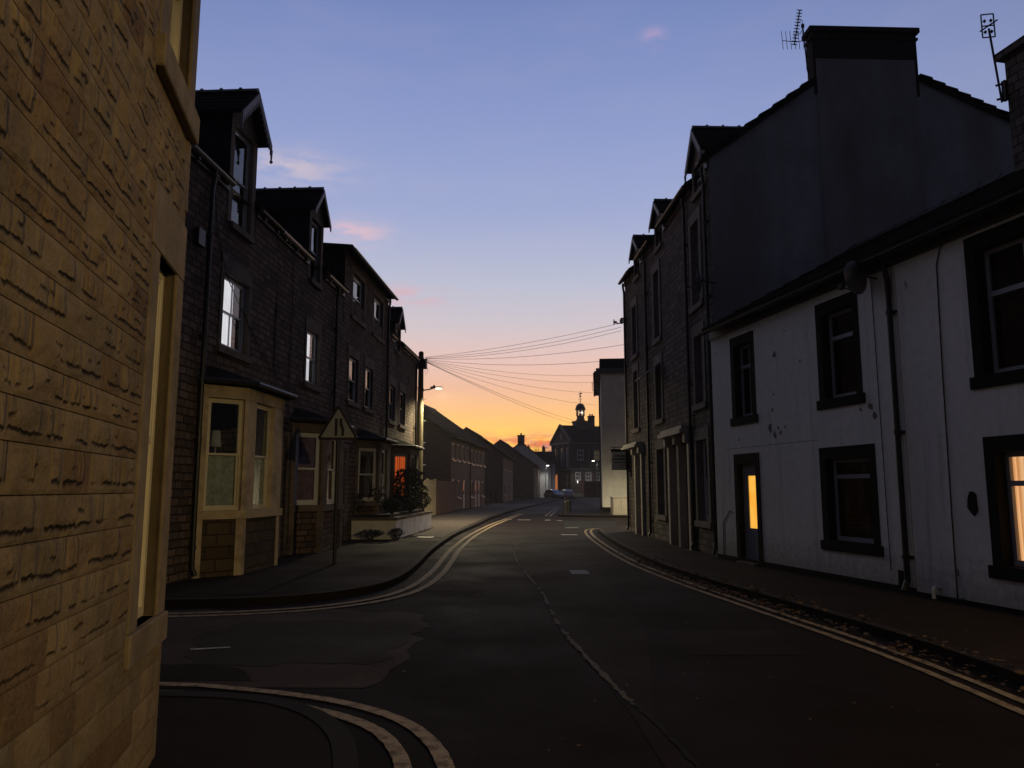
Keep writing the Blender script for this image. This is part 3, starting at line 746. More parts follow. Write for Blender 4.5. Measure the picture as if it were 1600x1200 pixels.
def chimney(h, x0, x1, y0, y1, z0, z1, m, pots=2, cap=.08, potz=.35, along='x', band=True):
    mb = MB(); mb.box(x0, x1, y0, y1, z0, z1 - .12)
    mb.box(x0 - cap, x1 + cap, y0 - cap, y1 + cap, z1 - .12, z1)
    if band: mb.box(x0 - cap * .5, x1 + cap * .5, y0 - cap * .5, y1 + cap * .5, z1 - .3, z1 - .24)
    c = mb.build('chimney', m, h)
    if pots:
        for k in range(pots):
            p = MB(); f = (k + .5) / pots
            cx, cy = (x0 + (x1 - x0) * f, (y0 + y1) / 2) if along == 'x' else ((x0 + x1) / 2, y0 + (y1 - y0) * f)
            p.lathe([(.15, z1), (.12, z1 + potz * .8), (.15, z1 + potz * .85), (.15, z1 + potz), (.09, z1 + potz), (.09, z1)], cx, cy, 12)
            p.build('chimney_pot', MT['gatered'], c)
    return c
# ------------------------------------------------------------------ ground, road, pavements, markings
def smooth(pts, n=6):
    out = []
    for i in range(len(pts) - 1):
        p0 = Vector((*pts[max(i - 1, 0)], 0)); p1 = Vector((*pts[i], 0)); p2 = Vector((*pts[i + 1], 0)); p3 = Vector((*pts[min(i + 2, len(pts) - 1)], 0))
        for k in range(n):
            t = k / n
            q = .5 * ((2 * p1) + (p2 - p0) * t + (2 * p0 - 5 * p1 + 4 * p2 - p3) * t * t + (3 * p1 - 3 * p2 + p3 - p0) * t ** 3)
            out.append((q.x, q.y))
    out.append(tuple(pts[-1])); return out
def offset(pts, d):
    out = []
    for i, p in enumerate(pts):
        a = pts[max(i - 1, 0)]; b = pts[min(i + 1, len(pts) - 1)]
        t = Vector((b[0] - a[0], b[1] - a[1])).normalized(); out.append((p[0] + t.y * d, p[1] - t.x * d))
    return out
def ribbon(mb, pts, w, z, jit=0.0, seed=0, gaps=0.0):
    l = offset(pts, w / 2); r = offset(pts, -w / 2); u = 0
    for i in range(len(pts) - 1):
        if gaps and noise.noise(Vector((pts[i][0] * 3, pts[i][1] * 3, seed))) > gaps: continue
        def j(p, k): return (p[0] + jit * noise.noise(Vector((p[0] * 14, p[1] * 14, k))), p[1] + jit * noise.noise(Vector((p[0] * 14, p[1] * 14, k + 9))), z)
        mb.quad(j(r[i], seed), j(r[i + 1], seed), j(l[i + 1], seed + 3), j(l[i], seed + 3))
def flat(name, poly, z, m, kind='structure'):
    mb = MB(); mb.quad(*[(x, y, z) for x, y in poly]); o = mb.build(name, m)
    return tag(o, kind=kind)
def raised(name, poly, m, z=.10):
    mb = MB(); n = len(poly)
    mb.quad(*[(x, y, z) for x, y in poly])
    for i in range(n):
        a, b = poly[i], poly[(i + 1) % n]; mb.quad((a[0], a[1], 0), (b[0], b[1], 0), (b[0], b[1], z), (a[0], a[1], z))
    return tag(mb.build(name, m), kind='structure')
def kerb(name, pts, side, w=.14, z=.108):
    """kerb stones along pts; side=+1 when the pavement lies to the right of the direction of travel"""
    inn = offset(pts, w * side); mb = MB(); u = 0
    for i in range(len(pts) - 1):
        a, b, c, d = pts[i], pts[i + 1], inn[i + 1], inn[i]
        L = math.hypot(b[0] - a[0], b[1] - a[1])
        mb.quad((a[0], a[1], z), (b[0], b[1], z), (c[0], c[1], z), (d[0], d[1], z), uv=[(u, 0), (u + L, 0), (u + L, .14), (u, .14)])
        mb.quad((a[0], a[1], -.02), (b[0], b[1], -.02), (b[0], b[1], z), (a[0], a[1], z), uv=[(u, .2), (u + L, .2), (u + L, .34), (u, .34)])
        u += L
    return tag(mb.build(name, MT['kerb']), kind='structure')

flat('ground', [(-900, -900), (900, -900), (900, 900), (-900, 900)], -.03, MT['ground'])
flat('road', [(-40, -40), (45, -40), (45, 175), (-40, 175)], 0.0, MT['asphalt'])

kL = smooth([(-16, 10.3), (-9, 10.45), (-4.55, 10.8), (-3.1, 11.2), (-2.35, 12.0), (-1.98, 13.2), (-1.9, 15.5), (-2.0, 20.4), (-1.9, 27), (-1.5, 34), (-.92, 44.7), (.3, 57), (1.85, 70), (5.0, 98), (8.2, 126), (9.5, 136)], 8)
kN = smooth([(-16, 6.35), (-9, 6.25), (-4, 6.1), (-2.6, 6.0), (-2.04, 5.93), (-1.62, 5.76), (-1.28, 5.46), (-1.05, 5.1), (-.9, 4.7), (-.72, 3.9), (-.35, 2.2), (.12, 0), (.9, -4), (2.6, -12), (4.2, -20)], 8)
kR = smooth([(8.2, -20), (6.6, -12), (5.2, -3), (4.55, 2), (4.22, 5.0), (4.12, 7.1), (3.98, 8.8), (3.62, 11.2), (3.2, 14.0), (2.99, 17.0), (2.96, 21.5), (3.08, 26.5), (3.3, 29.6), (3.75, 31.2), (4.8, 31.9), (8, 32.2), (20, 33)], 8)
kI = smooth([(20, 42.0), (12, 42.6), (6.5, 43.6), (3.4, 44.9), (2.75, 45.9), (2.95, 49), (3.7, 60), (4.6, 72)], 6)
raised('pavement', kL + [(-2, 136), (-30, 136), (-30, 10.3)], MT['pave'])
raised('pavement', kN + [(-14, -20), (-30, -10), (-30, 6.35)], MT['pave'])
raised('pavement', kR + [(20, -20)], MT['pave'])
raised('pavement', kI + [(7.4, 72), (6.6, 62), (30, 60)], MT['pave'])
kerb('kerb', kL, -1); kerb('kerb', kN, 1); kerb('kerb', kR, 1); kerb('kerb', kI, 1)

def wob(poly, amp=.05, n=6, seed=0):
    out = []
    for i in range(len(poly)):
        a, b = poly[i], poly[(i + 1) % len(poly)]
        for k in range(n):
            t = k / n; x = a[0] + (b[0] - a[0]) * t; y = a[1] + (b[1] - a[1]) * t
            out.append((x + amp * noise.noise(Vector((x * 2.3, y * 2.3, seed))), y + amp * noise.noise(Vector((x * 2.3, y * 2.3, seed + 5)))))
    return out
# worn and patched surfaces, each sheet a little above the one below
flat('road_patch', wob([(-16, 6.7), (-1.2, 6.5), (-.95, 8.0), (-1.1, 10.2), (-2.4, 10.6), (-5, 10.5), (-16, 10.1)], .25, 8, 1), .004, MT['asphalt_old'])
flat('road_patch', wob([(-2.9, 7.3), (-1.3, 7.35), (-1.05, 9.1), (-1.35, 9.75), (-3.2, 9.6), (-3.4, 8.6)], .3, 8, 2), .008, MT['asphalt_patch3'])
flat('road_patch', wob([(-3.9, 6.7), (-2.2, 6.75), (-2.5, 7.25), (-3.8, 7.4)], .18, 6, 3), .008, MT['asphalt_patch2'])
flat('road_patch', wob([(.42, 23), (1.9, 23.5), (1.7, 17), (1.62, 12.2), (1.55, 9.1), (1.0, 5.6), (1.2, 3.0), (.95, 3.0), (.86, 5.6), (.66, 8.2), (.55, 10), (.5, 12.6), (.12, 18.5)], .04, 6, 4), .004, MT['asphalt_patch2'])
flat('road_patch', wob([(1.68, 9.07), (1.76, 7.74), (2.85, 7.74), (2.95, 9.07)], .03, 5, 5), .004, MT['asphalt_patch2'])
flat('road_patch', wob([(2.58, 39.3), (5.2, 39.0), (4.3, 32.6), (2.2, 32.3)], .05, 5, 6), .004, MT['asphalt_patch'])
flat('road_patch', wob([(-1.2, 33), (1.3, 33), (1.2, 30), (1.5, 26.5), (-1.0, 27)], .1, 5, 7), .004, MT['asphalt_patch2'])
flat('road_patch', wob([(1.2, 72), (4.6, 76), (3.6, 62), (2.9, 50), (-.1, 50), (.6, 60)], .2, 5, 8), .004, MT['asphalt_old'])
flat('road_patch', wob([(7.6, 72), (20, 70), (26, 140), (11.5, 140)], .3, 5, 9), .004, MT['asphalt_old'])
flat('pavement_patch', wob([(-3.2, 24.6), (-2.3, 24.4), (-2.2, 29.8), (-2.9, 30.3)], .04, 5, 10), .104, MT['asphalt_patch'])
flat('pavement_patch', wob([(-5.0, 10.95), (-2.7, 11.6), (-2.2, 14), (-2.6, 22.5), (-4.2, 22.5), (-4.4, 15)], .15, 6, 11), .104, MT['asphalt_patch2'])
flat('pavement_patch', wob([(-2.4, 40), (-1.3, 40), (-.5, 47), (-1.5, 47.5)], .05, 5, 12), .104, MT['asphalt_patch'])
flat('pavement_slabs', wob([(-2.15, 24.2), (-2.1, 27), (-1.75, 34), (-1.15, 44.5), (.05, 57), (1.5, 70), (2.6, 80), (-1.9, 80), (-3.0, 60), (-4.1, 46), (-4.4, 40), (-3.9, 32), (-3.05, 30.6), (-3.1, 26)], .03, 5, 13), .1045, MT['pave_light'])
def road_mark(name, m, *rib):
    mb = MB()
    for (pts, w, z, j, sd, gp) in rib: ribbon(mb, pts, w, z, j, sd, gp)
    return tag(mb.build(name, m), kind='structure')
yRo = smooth([(6.6, -12), (5.1, -3), (4.35, 2), (3.92, 5.0), (3.84, 7.1), (3.70, 8.6), (3.36, 11.0), (3.02, 13.6), (2.74, 17), (2.68, 21.5), (2.79, 26.6), (3.03, 30.0), (3.45, 31.5), (4.6, 32.3), (8, 32.6)], 10)
yLo = smooth([(-8, 10.15), (-5, 10.2), (-4.1, 10.25), (-3.2, 10.5), (-2.5, 10.95), (-1.95, 11.75), (-1.66, 13.0), (-1.56, 15.0), (-1.58, 17.5), (-1.62, 21), (-1.50, 26.6), (-1.1, 33.5), (-.52, 40), (.5, 51)], 10)
yNo = smooth([(-9, 6.75), (-5, 6.7), (-2.9, 6.6), (-2.27, 6.47), (-1.78, 6.3), (-1.36, 6.1), (-.98, 5.82), (-.70, 5.5), (-.5, 5.1), (-.36, 4.6), (-.1, 3.4), (.3, 1.4)], 10)
road_mark('yellow_line', MT['yellow'], (yRo, .085, .012, .015, 1, .75), (offset(yRo, -.20), .085, .012, .015, 2, .75))
road_mark('yellow_line', MT['yellow'], (yLo, .12, .012, .015, 3, .8), (offset(yLo, .24), .12, .012, .015, 4, .8))
road_mark('yellow_line', MT['yellow'], (yNo, .10, .012, .009, 5, .75), (offset(yNo, .24), .10, .012, .009, 6, .75))
yF = smooth([(2.25, 45.9), (2.6, 50), (3.3, 58), (4.2, 68)], 6)
road_mark('yellow_line', MT['yellow'], (yF, .1, .012, .01, 7, 0), (offset(yF, -.28), .1, .012, .01, 8, 0))
for (a, b, y) in [(-.34, -.03, 40.9), (.3, .96, 40.4), (1.68, 1.98, 40.1), (2.26, 2.55, 39.5)]:
    road_mark('give_way_line', MT['white_line'], (smooth([(a, y), (b, y)], 6), .42, .012, .03, y, 0))
road_mark('give_way_line', MT['white_line'], (smooth([(1.72, 27.4), (2.3, 27.4)], 8), .38, .012, .04, 3, 0))
road_mark('give_way_line', MT['white_line'], (smooth([(2.2, 32.3), (2.75, 32.3)], 8), .2, .012, .03, 3, 0))
road_mark('give_way_line', MT['white_line'], (smooth([(-3.2, 7.95), (-2.85, 8.05)], 8), .06, .016, .03, 3, 0))
for (a, b, c, d) in [(1.0, 60, 2.3, 60.4), (2.6, 62.5, 3.3, 62.6), (1.8, 78, 3.4, 78)]:
    road_mark('give_way_line', MT['white_line'], (smooth([(a, b), (c, d)], 6), .12, .012, .02, 3, 0))
cr = smooth([(.42, 24), (.15, 22.9), (.08, 18.5), (.26, 15), (.45, 12.6), (.52, 10.3), (.58, 8.95), (.67, 8.0), (.86, 6.3), (.96, 5.7), (1.05, 5.0), (1.2, 3.2)], 18)
road_mark('road_joint', MT['gravelseam'], (cr[:152], .045, .012, .04, 11, .25))
road_mark('road_joint', MT['asphalt_patch'], (cr, .035, .010, .03, 12, 0))
m_ = MB(); m_.box(1.13, 1.47, 14.75, 15.5, .006, .014)
for k in range(5): m_.box(1.16 + k * .06, 1.19 + k * .06, 14.8, 15.45, .014, .02)
tag(m_.build('manhole_cover', MT['iron']), 'pale rectangular iron cover set in the road surface', 'manhole cover')
m_ = MB(); m_.box(-2.95, -2.45, 24.1, 24.7, .106, .114)
tag(m_.build('manhole_cover', MT['iron']), 'small utility cover in the pavement by the white garden wall', 'manhole cover')

# fallen leaves along the right-hand gutter
lf = MB(); rnd = random.Random(3)
src = [p for p in offset(kR, -.12) if 5.5 < p[1] < 26]
for k in range(2600):
    i = rnd.randrange(len(src) - 1); a, b = src[i], src[i + 1]; t = rnd.random()
    yy = a[1] + (b[1] - a[1]) * t; dens = math.exp(-((yy - 13) / 5.0) ** 2)
    if rnd.random() > (dens + .05) * max(.12, .75 + 2.2 * noise.noise(Vector((yy * 1.1, 4, 0)))): continue
    x = a[0] + (b[0] - a[0]) * t + rnd.gauss(0, .13) + (0.12 if rnd.random() < .2 else 0); z = .018 + rnd.random() * .03 if x < a[0] + .1 else .115 + rnd.random() * .01
    s = rnd.uniform(.018, .05); an = rnd.uniform(0, 6.28); tl = rnd.uniform(-.5, .5)
    c, sn = math.cos(an) * s, math.sin(an) * s
    lf.quad((x - c, yy - sn, z), (x + sn * .6, yy - c * .6, z + tl * s), (x + c, yy + sn, z + .004), (x - sn * .6, yy + c * .6, z + .3 * s))
for k in range(160):
    yy = rnd.uniform(3.5, 26); x = rnd.uniform(-1.0, 3.2) if rnd.random() < .6 else rnd.uniform(3.9, 5.2); z = .02 if x < 3.6 else .118
    if x > 4.0 and yy > 14: continue
    s = rnd.uniform(.012, .03); an = rnd.uniform(0, 6.28); c, sn = math.cos(an) * s, math.sin(an) * s
    lf.quad((x - c, yy - sn, z), (x + sn * .6, yy - c * .6, z + .3 * s), (x + c, yy + sn, z + .004), (x - sn * .6, yy + c * .6, z + .3 * s))
tag(lf.build('fallen_leaves', MT['leaf2']), kind='stuff')

# ------------------------------------------------------------------ near left: rock-faced sandstone corner house
def near_house():
    h = thing('corner_house', 'rock-faced sandstone corner house lit yellow by street light, filling the left edge', 'house', (-2.03, 4.6, 0), R(102.3))
    H = 6.6
    ex = [(-.80, 0.0, .72, 3.20), (-.95, 0.0, 3.72, 5.55)]           # smooth-dressed zones (local x from -s)
    rnd = random.Random(11); mb = MB(); z = .02; row = 0
    heights = []
    while z < H: hh = rnd.choice([.125, .14, .15, .155, .165]); heights.append((z, min(z + hh, H))); z += hh
    for (z0, z1) in heights:
        x = -.075 if row % 2 else -.07; row += 1; s = .075; first = True
        while s < 7.5:
            L = rnd.uniform(.22, .55); s1 = s + L
            segs = [(s, s1)]
            for (ea, eb, ec, ed) in ex:
                if z1 > ec + .03 and z0 < ed - .03:
                    new = []
                    for (a, b) in segs:
                        ea_, eb_ = -eb, -ea
                        if b <= ea_ or a >= eb_: new.append((a, b))
                        else:
                            if a < ea_ - .04: new.append((a, ea_))
                            if b > eb_ + .04: new.append((eb_, b))
                    segs = new
            tint = rnd.random(); zl = rnd.uniform(.16, .38) if z0 < 2.4 else rnd.uniform(.2, .6); amp = rnd.uniform(.008, .022); sd = rnd.random() * 99
            for (a, b) in segs:
                if b - a < .03: continue
                g = .0022; xa, xb, za, zb = -b + g, -a - g, z0 + g, z1 - g
                near = a < 3.4 and z0 < 5.2
                nx, nz = (max(4, int((b - a) / .02)), 10) if near else (4, 3)
                flatk = (.12 if z0 < .9 else .5) if z0 < 1.25 else (1.0 if z0 < 2.6 else 1.25)
                def P(i, j):
                    u, v = i / nx, j / nz; xx, zz = xa + (xb - xa) * u, za + (zb - za) * v
                    if not near: return (xx, -.014 if 0 < i < nx and 0 < j < nz else 0, zz)
                    eu = min(1, min(u, 1 - u) * (b - a) / .07); e = min(1, min(v, 1 - v) * (z1 - z0) / .02) * eu * eu * (3 - 2 * eu)
                    n1 = noise.noise(Vector((xx * 9, zz * 16, sd))); n2 = noise.noise(Vector((xx * 34, zz * 40, sd)))
                    line = zl + .16 * noise.noise(Vector((xx * 8, sd, 0))) + .09 * noise.noise(Vector((xx * 24, sd, 3)))
                    st = max(0, min(1, (v - line) / .25)) * (1 - .75 * max(0, (v - line) - .1))
                    pres = max(0, min(1, .85 + 1.9 * noise.noise(Vector((xx * 3.5, zz * 2, sd + 7)))))
                    gr = max(0, 1 - abs(v - line + .05) / .07) * pres * e
                    d = .006 + e * (.005 + flatk * (.35 * amp * st * pres + .008 * n1) + .002 * n2)
                    return (xx, -max(0, d), zz)
                grid = [[P(i, j) for j in range(nz + 1)] for i in range(nx + 1)]
                for i in range(nx):
                    for j in range(nz): mb.quad(grid[i][j], grid[i + 1][j], grid[i + 1][j + 1], grid[i][j + 1], c=tint, uv=[(grid[i][j][0], j / nz), (grid[i + 1][j][0], j / nz), (grid[i + 1][j][0], (j + 1) / nz), (grid[i][j][0], (j + 1) / nz)])
                for j in range(nz):      # returns into the joint
                    for i, yy in ((0, 1), (nx, 1)):
                        p, q = grid[i][j], grid[i][j + 1]; mb.quad(p, q, (q[0], .006, q[2]), (p[0], .006, p[2]), c=tint)
                for i in range(nx):
                    for j in (0, nz):
                        p, q = grid[i][j], grid[i + 1][j]; mb.quad(p, q, (q[0], .006, q[2]), (p[0], .006, p[2]), c=tint)
            s = s1
    # mortar plane behind the blocks, with the window openings
    ops = [(-.62, -.18, .90, 2.86), (-.74, -.15, 3.93, 5.3)]
    wall(mb, -7.5, 0, 0, H, ops, rev=.10, y=.005)
    for (a, b) in ((-.075, 0),):      # plain quoin margin
        zz = 0
        while zz < H:
            if not (.60 < zz < 3.2) and not (3.6 < zz < 5.4): mb.box(a, b - .002, -.006, .02, zz + .003, min(zz + .297, H), c=.55)
            zz += .3
    # side wall along the side street and rear
    mb.box(-.0, .004, .02, 8, 0, H, c=.5); mb.quad((-7.5, 8, 0), (0, 8, 0), (0, 8, H), (-7.5, 8, H)); mb.quad((-7.5, 0, 0), (-7.5, 8, 0), (-7.5, 8, H), (-7.5, 0, H))
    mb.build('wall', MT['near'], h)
    d = MB()
    d.bbox(-.80, -.003, -.012, .09, 2.86, 3.20, .004)                      # lintel
    d.bbox(-.78, -.62, -.010, .10, .90, 2.857, .004); d.bbox(-.18, -.003, -.010, .10, .90, 2.857, .004)
    lo = d.build('window_surround', MT['dressed'], h)
    d = MB(); d.bbox(-.82, .0, -.032, .12, .74, .90, .008); d.build('window_sill', MT['dressed'], lo)
    d = MB()
    d.bbox(-.93, -.74, -.012, .10, 3.93, 5.3, .004); d.bbox(-.15, -.003, -.012, .10, 3.93, 5.3, .004); d.bbox(-.95, -.003, -.014, .10, 5.3, 5.6, .004)
    up = d.build('window_surround', MT['dressed'], h)
    d = MB(); d.bbox(-.96, -.002, -.05, .12, 3.75, 3.93, .008); d.build('window_sill', MT['dressed'], up)
    window(h, -.615, -.185, .905, 2.855, y=.062, kind='sash', fm='creamframe', gm='glass_row', curtain='net', t=.045)
    window(h, -.735, -.155, 3.935, 5.295, y=.062, kind='sash', fm='creamframe', gm='glass_row', curtain='darkcurt', t=.045)
    fb = MB(); fb.quad((-7, 1.2, 0), (-.1, 1.2, 0), (-.1, 1.2, H), (-7, 1.2, H)); fb.quad((-7, .13, 3.3), (-.1, .13, 3.3), (-.1, 1.2, 3.3), (-7, 1.2, 3.3)); fb.build('room_lining', MT['floorin'], h)
    slab_roof(h, -7.6, .15, [(-.25, H - .12), (4, H + 2.6), (8.2, H - .12)])
    gutter(h, -7.6, .15, H - .05, y=-.16)
near_house()

# ------------------------------------------------------------------ left terrace
LA = R(90 - 3.2); ld = (math.sin(R(3.2)), math.cos(R(3.2))); L0 = (-5.4, 13.4)
def left_house(s0, label): return thing('terraced_house', label, 'house', (L0[0] + ld[0] * s0, L0[1] + ld[1] * s0, 0), LA, 'stone terraced houses on the left')
PROF = [(-.12, 7.38), (4.2, 10.6), (8.4, 7.38)]; SL = (10.6 - 7.38) / 4.32
def trim(prof): return [(0 if i == 0 else (min(y, 8.2) if i == len(prof) - 1 else y), z - .06) for i, (y, z) in enumerate(prof)]

def left_first_win(h, a, b, z0=4.08, z1=5.95, gm='glass_sky', cur='darkcurt', cw=.45, lintel=.32, fm='greyframe', bars=1):
    i = surround(h, a, b, z0, z1, .13, MT['rowdress'], lintel=lintel, sill=.13)
    window(h, i[0] + .002, i[1] - .002, i[2] + .005, i[3] - .002, y=.07, gm=gm, curtain=cur, cw=cw, t=.05, bars=bars, fm=fm)

# house 1
h = left_house(-1.2, 'nearest left terraced house, with cream stone bay and frilled dormer bargeboards')
X = lambda s: s + 1.2
ops = [(X(.38), X(1.82), 4.08, 5.95), (X(.02), X(2.74), 1.12, 3.2), (X(.6), X(1.78), 6.55, 7.32), (X(3.02), X(4.0), .1, 2.9)]
shell(h, MT['rowstone'], 0, X(4.3), 8.2, 0, trim(PROF), ops)
left_first_win(h, X(.38), X(1.82), gm='glass', cur='sky_glow_sheet', cw=.66, bars=2)
bay(h, X(-.12), .6, .6, 1.8, 1.22, 3.42, 3.78, 'baystone', 'baypanel', 'creamframe', 'glass', ('net', 'net', 'net'), t=.045, fj=(.40, .50), cj=(.13, .06))
lp = MB(); lp.lathe([(.10, 2.35), (.075, 2.62), (.08, 2.64)], X(.42), -.05, 14); lp.lathe([(.03, 1.62), (.05, 1.8), (.02, 2.1), (.012, 2.36), (0, 2.36)], X(.42), -.05, 12)
lp.box(X(.2), X(.7), -.16, .1, 1.55, 1.61); lp.build('sill_ornament', MT['palecurt'], h)
dormer(h, X(1.14), 1.27, 6.62, 8.86, 9.5, SL, 7.38, MT['rowdress'], scallop=True, ov=.13, fwd=.24, fm='greyframe', gm='glass', curtain='sky_glow_sheet')
slab_roof(h, -.05, X(4.3), PROF, cuts=[(X(.5), X(1.78))])
gutter(h, 0, X(.48), 7.32, m='gutter_grey'); gutter(h, X(1.86), X(4.3), 7.32, m='gutter')
downpipe(h, X(-.27), .1, 7.3)
surround(h, X(3.02), X(4.0), .1, 2.9, .12, MT['rowdress'], sill=0)
door(h, X(3.145), X(3.875), .12, 2.775, MT['darkcurt'], fm='darkframe', fan=.4)
chimney(h, X(3.2), X(4.25), 3.2, 5.2, 8.6, 12.0, MT['rowstone'], pots=4, along='y')
cb = MB(); cb.tube([(X(-.05), -.02, 6.9), (X(.1), -.03, 6.2), (X(.6), -.04, 5.5), (X(1.6), -.03, 4.9), (X(2.9), -.02, 4.2), (X(4.2), -.02, 3.95)], .008, 5); cb.build('wall_cable', MT['gutter'], h)
ab = MB(); ab.bbox(X(-.75), X(-.5), -.1, -.002, 5.75, 6.05, .01); ab.build('alarm_box', MT['gutter'], h)

# house 2
h = left_house(3.12, 'second left terraced house, with purple curtains in its bay and a plain gabled dormer')
X = lambda s: s - 3.12
ops = [(X(5.22), X(6.5), 4.08, 5.9), (X(4.72), X(7.3), 1.12, 3.1), (X(5.3), X(6.35), 6.9, 7.32)]
shell(h, MT['rowstone'], 0, X(7.85), 8.2, 0, trim(PROF), ops)
left_first_win(h, X(5.22), X(6.5), z1=5.9, gm='glass', cur='sky_glow_sheet', cw=.74, bars=1)
bay(h, X(4.58), .55, .6, 1.75, 1.22, 3.15, 3.52, 'rowdress', 'rowstone', 'whiteframe', 'glass', ('purple', 'darkcurt', 'purple'), t=.06, fj=(.35, .45), cj=(.10, .06), cwh=False)
dormer(h, X(5.82), 1.15, 6.85, 8.7, 9.33, SL, 7.38, MT['rowdress'], ov=.1, fwd=.16, fm='greyframe', gm='glass_row')
slab_roof(h, 0.005, X(7.85), PROF, cuts=[(X(5.24), X(6.4))])
gutter(h, 0, X(5.25), 7.3, m='gutter_grey'); gutter(h, X(6.65), X(7.85), 7.3, m='gutter_grey')
downpipe(h, X(7.7), .1, 7.3)
chimney(h, X(7.0), X(7.8), 3.2, 5.2, 8.6, 11.6, MT['rowstone'], pots=3, along='y')
surround(h, X(3.5), X(4.4), .1, 2.9, .12, MT['rowdress'], sill=0)
# house 3: wide box dormer
h = left_house(7.87, 'third stone terraced house on the left, with a wide flat-topped dormer of two white sashes')
X = lambda s: s - 7.87
ops = [(X(9.15), X(10.5), 4.08, 5.9), (X(11.15), X(12.45), 4.08, 5.9), (X(10.55), X(13.05), 1.12, 3.05), (X(9.35), X(11.05), 6.72, 8.42), (X(12.1), X(13.75), 6.72, 8.42)]
PR3 = [(0, 8.82), (3.0, 9.5), (4.2, 10.3), (8.2, 7.32)]
shell(h, MT['rowstone'], 0, X(14.48), 8.2, 0, [(0, 7.32), (4.2, 10.5), (8.2, 7.32)], [o for o in ops if o[3] < 6.5])
bx = MB(); wall(bx, X(8.55), X(14.48), 7.32 - .9, 8.64, [ops[3], ops[4]], rev=.16, y=-.012)
bx.build('dormer_front', MT['rowstone'], h)
ck = MB()
for xx in (X(8.55), X(14.45)): ck = MB(); ck.box(xx, xx + .03, -.01, 2.2, 7.3, 8.64); ck.build('dormer_cheek', MT['cheek'], h)
rf = MB(); rf.xprism([(-.28, 8.68), (2.4, 8.9), (2.4, 8.78), (-.28, 8.58)], X(8.3), X(14.5)); rf.build('dormer_roof', MT['slate'], h)
gutter(h, X(8.32), X(14.48), 8.58, y=-.33, m='gutter_grey', r=.055, brackets=False)
for o in ops[3:]:
    i = surround(h, o[0], o[1], o[2], o[3], .14, MT['rowdress'], lintel=.2, sill=.12)
    window(h, i[0] + .002, i[1] - .002, i[2] + .005, i[3] - .002, y=.1, gm='glass_row', curtain='palecurt', cw=.25, t=.07)
for (a, b) in ((9.15, 10.5), (11.15, 12.45)): left_first_win(h, X(a), X(b), z1=5.9, gm='glass_row', cur=None, fm='whiteframe')
bay(h, X(10.4), .6, .6, 1.6, 1.22, 3.1, 3.47, 'rowdress', 'rowstone', 'whiteframe', 'glass_row', ('palecurt', None, None), t=.06, fj=(.35, .45), cj=(.10, .06), cwh=False)
slab_roof(h, 0.005, X(14.48), PROF, cuts=[(X(8.55), X(14.48))])
gutter(h, 0, X(8.5), 7.3, m='gutter_grey'); downpipe(h, X(14.35), .1, 8.55)
surround(h, X(8.5), X(9.5), .1, 2.9, .12, MT['rowdress'], sill=0); door(h, X(8.62), X(9.38), .12, 2.77, MT['darkred'], y=-.01 + .03, fm='whiteframe', fan=.35)
# house 4
h = left_house(14.5, 'farthest house of the left stone terrace, with a red-lit bay window')
X = lambda s: s - 14.5
ops = [(X(14.85), X(16.1), 4.0, 5.8), (X(16.8), X(18.1), 4.0, 5.8), (X(15.77), X(18.4), 1.12, 3.1), (X(15.85), X(16.75), 6.9, 7.32)]
shell(h, MT['rowstone'], 0, X(20.3), 8.2, 0, trim(PROF), ops)
for (a, b) in ((14.85, 16.1), (16.8, 18.1)): left_first_win(h, X(a), X(b), z0=4.0, z1=5.8, gm='glass_row', cur=None, fm='greyframe')
bay(h, X(15.62), .6, .6, 1.75, 1.22, 3.15, 3.52, 'rowdress', 'rowstone', 'greyframe', 'glass', ('lit_red', 'darkred', 'darkred'), t=.06, fj=(.35, .45), cj=(.10, .06), cwh=False)
dormer(h, X(16.3), 1.1, 6.9, 8.08, 8.65, SL, 7.38, MT['rowdress'], ov=.1, fwd=.16, fm='whiteframe', barge='barge')
slab_roof(h, 0.005, X(20.36), PROF, cuts=[(X(15.74), X(16.86))])
gutter(h, 0.1, X(15.6), 7.3, m='gutter_grey'); gutter(h, X(17.0), X(20.36), 7.3, m='gutter_grey')
downpipe(h, X(20.15), .1, 7.3); chimney(h, X(19.5), X(20.25), 3.2, 5.2, 8.6, 11.2, MT['rowstone'], pots=3, along='y')

# garden wall, soil and plants
g = thing('garden_wall', 'low white painted garden wall with dark coping and raised bed, before the far end of the left terrace', 'wall', (-3.5, 23.5, 0))
w = MB(); w.box(-1.42, 0, -.0, .2, .08, .66); w.box(-.2, 0, .202, 1, .08, .66)
a, b = (0, .2), (.36, 6.8)
w.prism([(0, .2), (-.2, .2), (.16, 6.8), (.36, 6.8)], .08, .66)
w.build('wall', MT['gwhite'], g)
c = MB(); c.box(-1.42, .04, -.05, .24, .662, .74); c.prism([(.04, .24), (-.24, .24), (.12, 6.84), (.40, 6.84)], .662, .74); c.build('coping', MT['rowdress'], g)
sb = MB(); sb.prism([(-.22, .24), (-1.4, .24), (-1.0, 6.7), (.1, 6.7)], .1, .82); sb.build('soil_bed', MT['soil'], g)

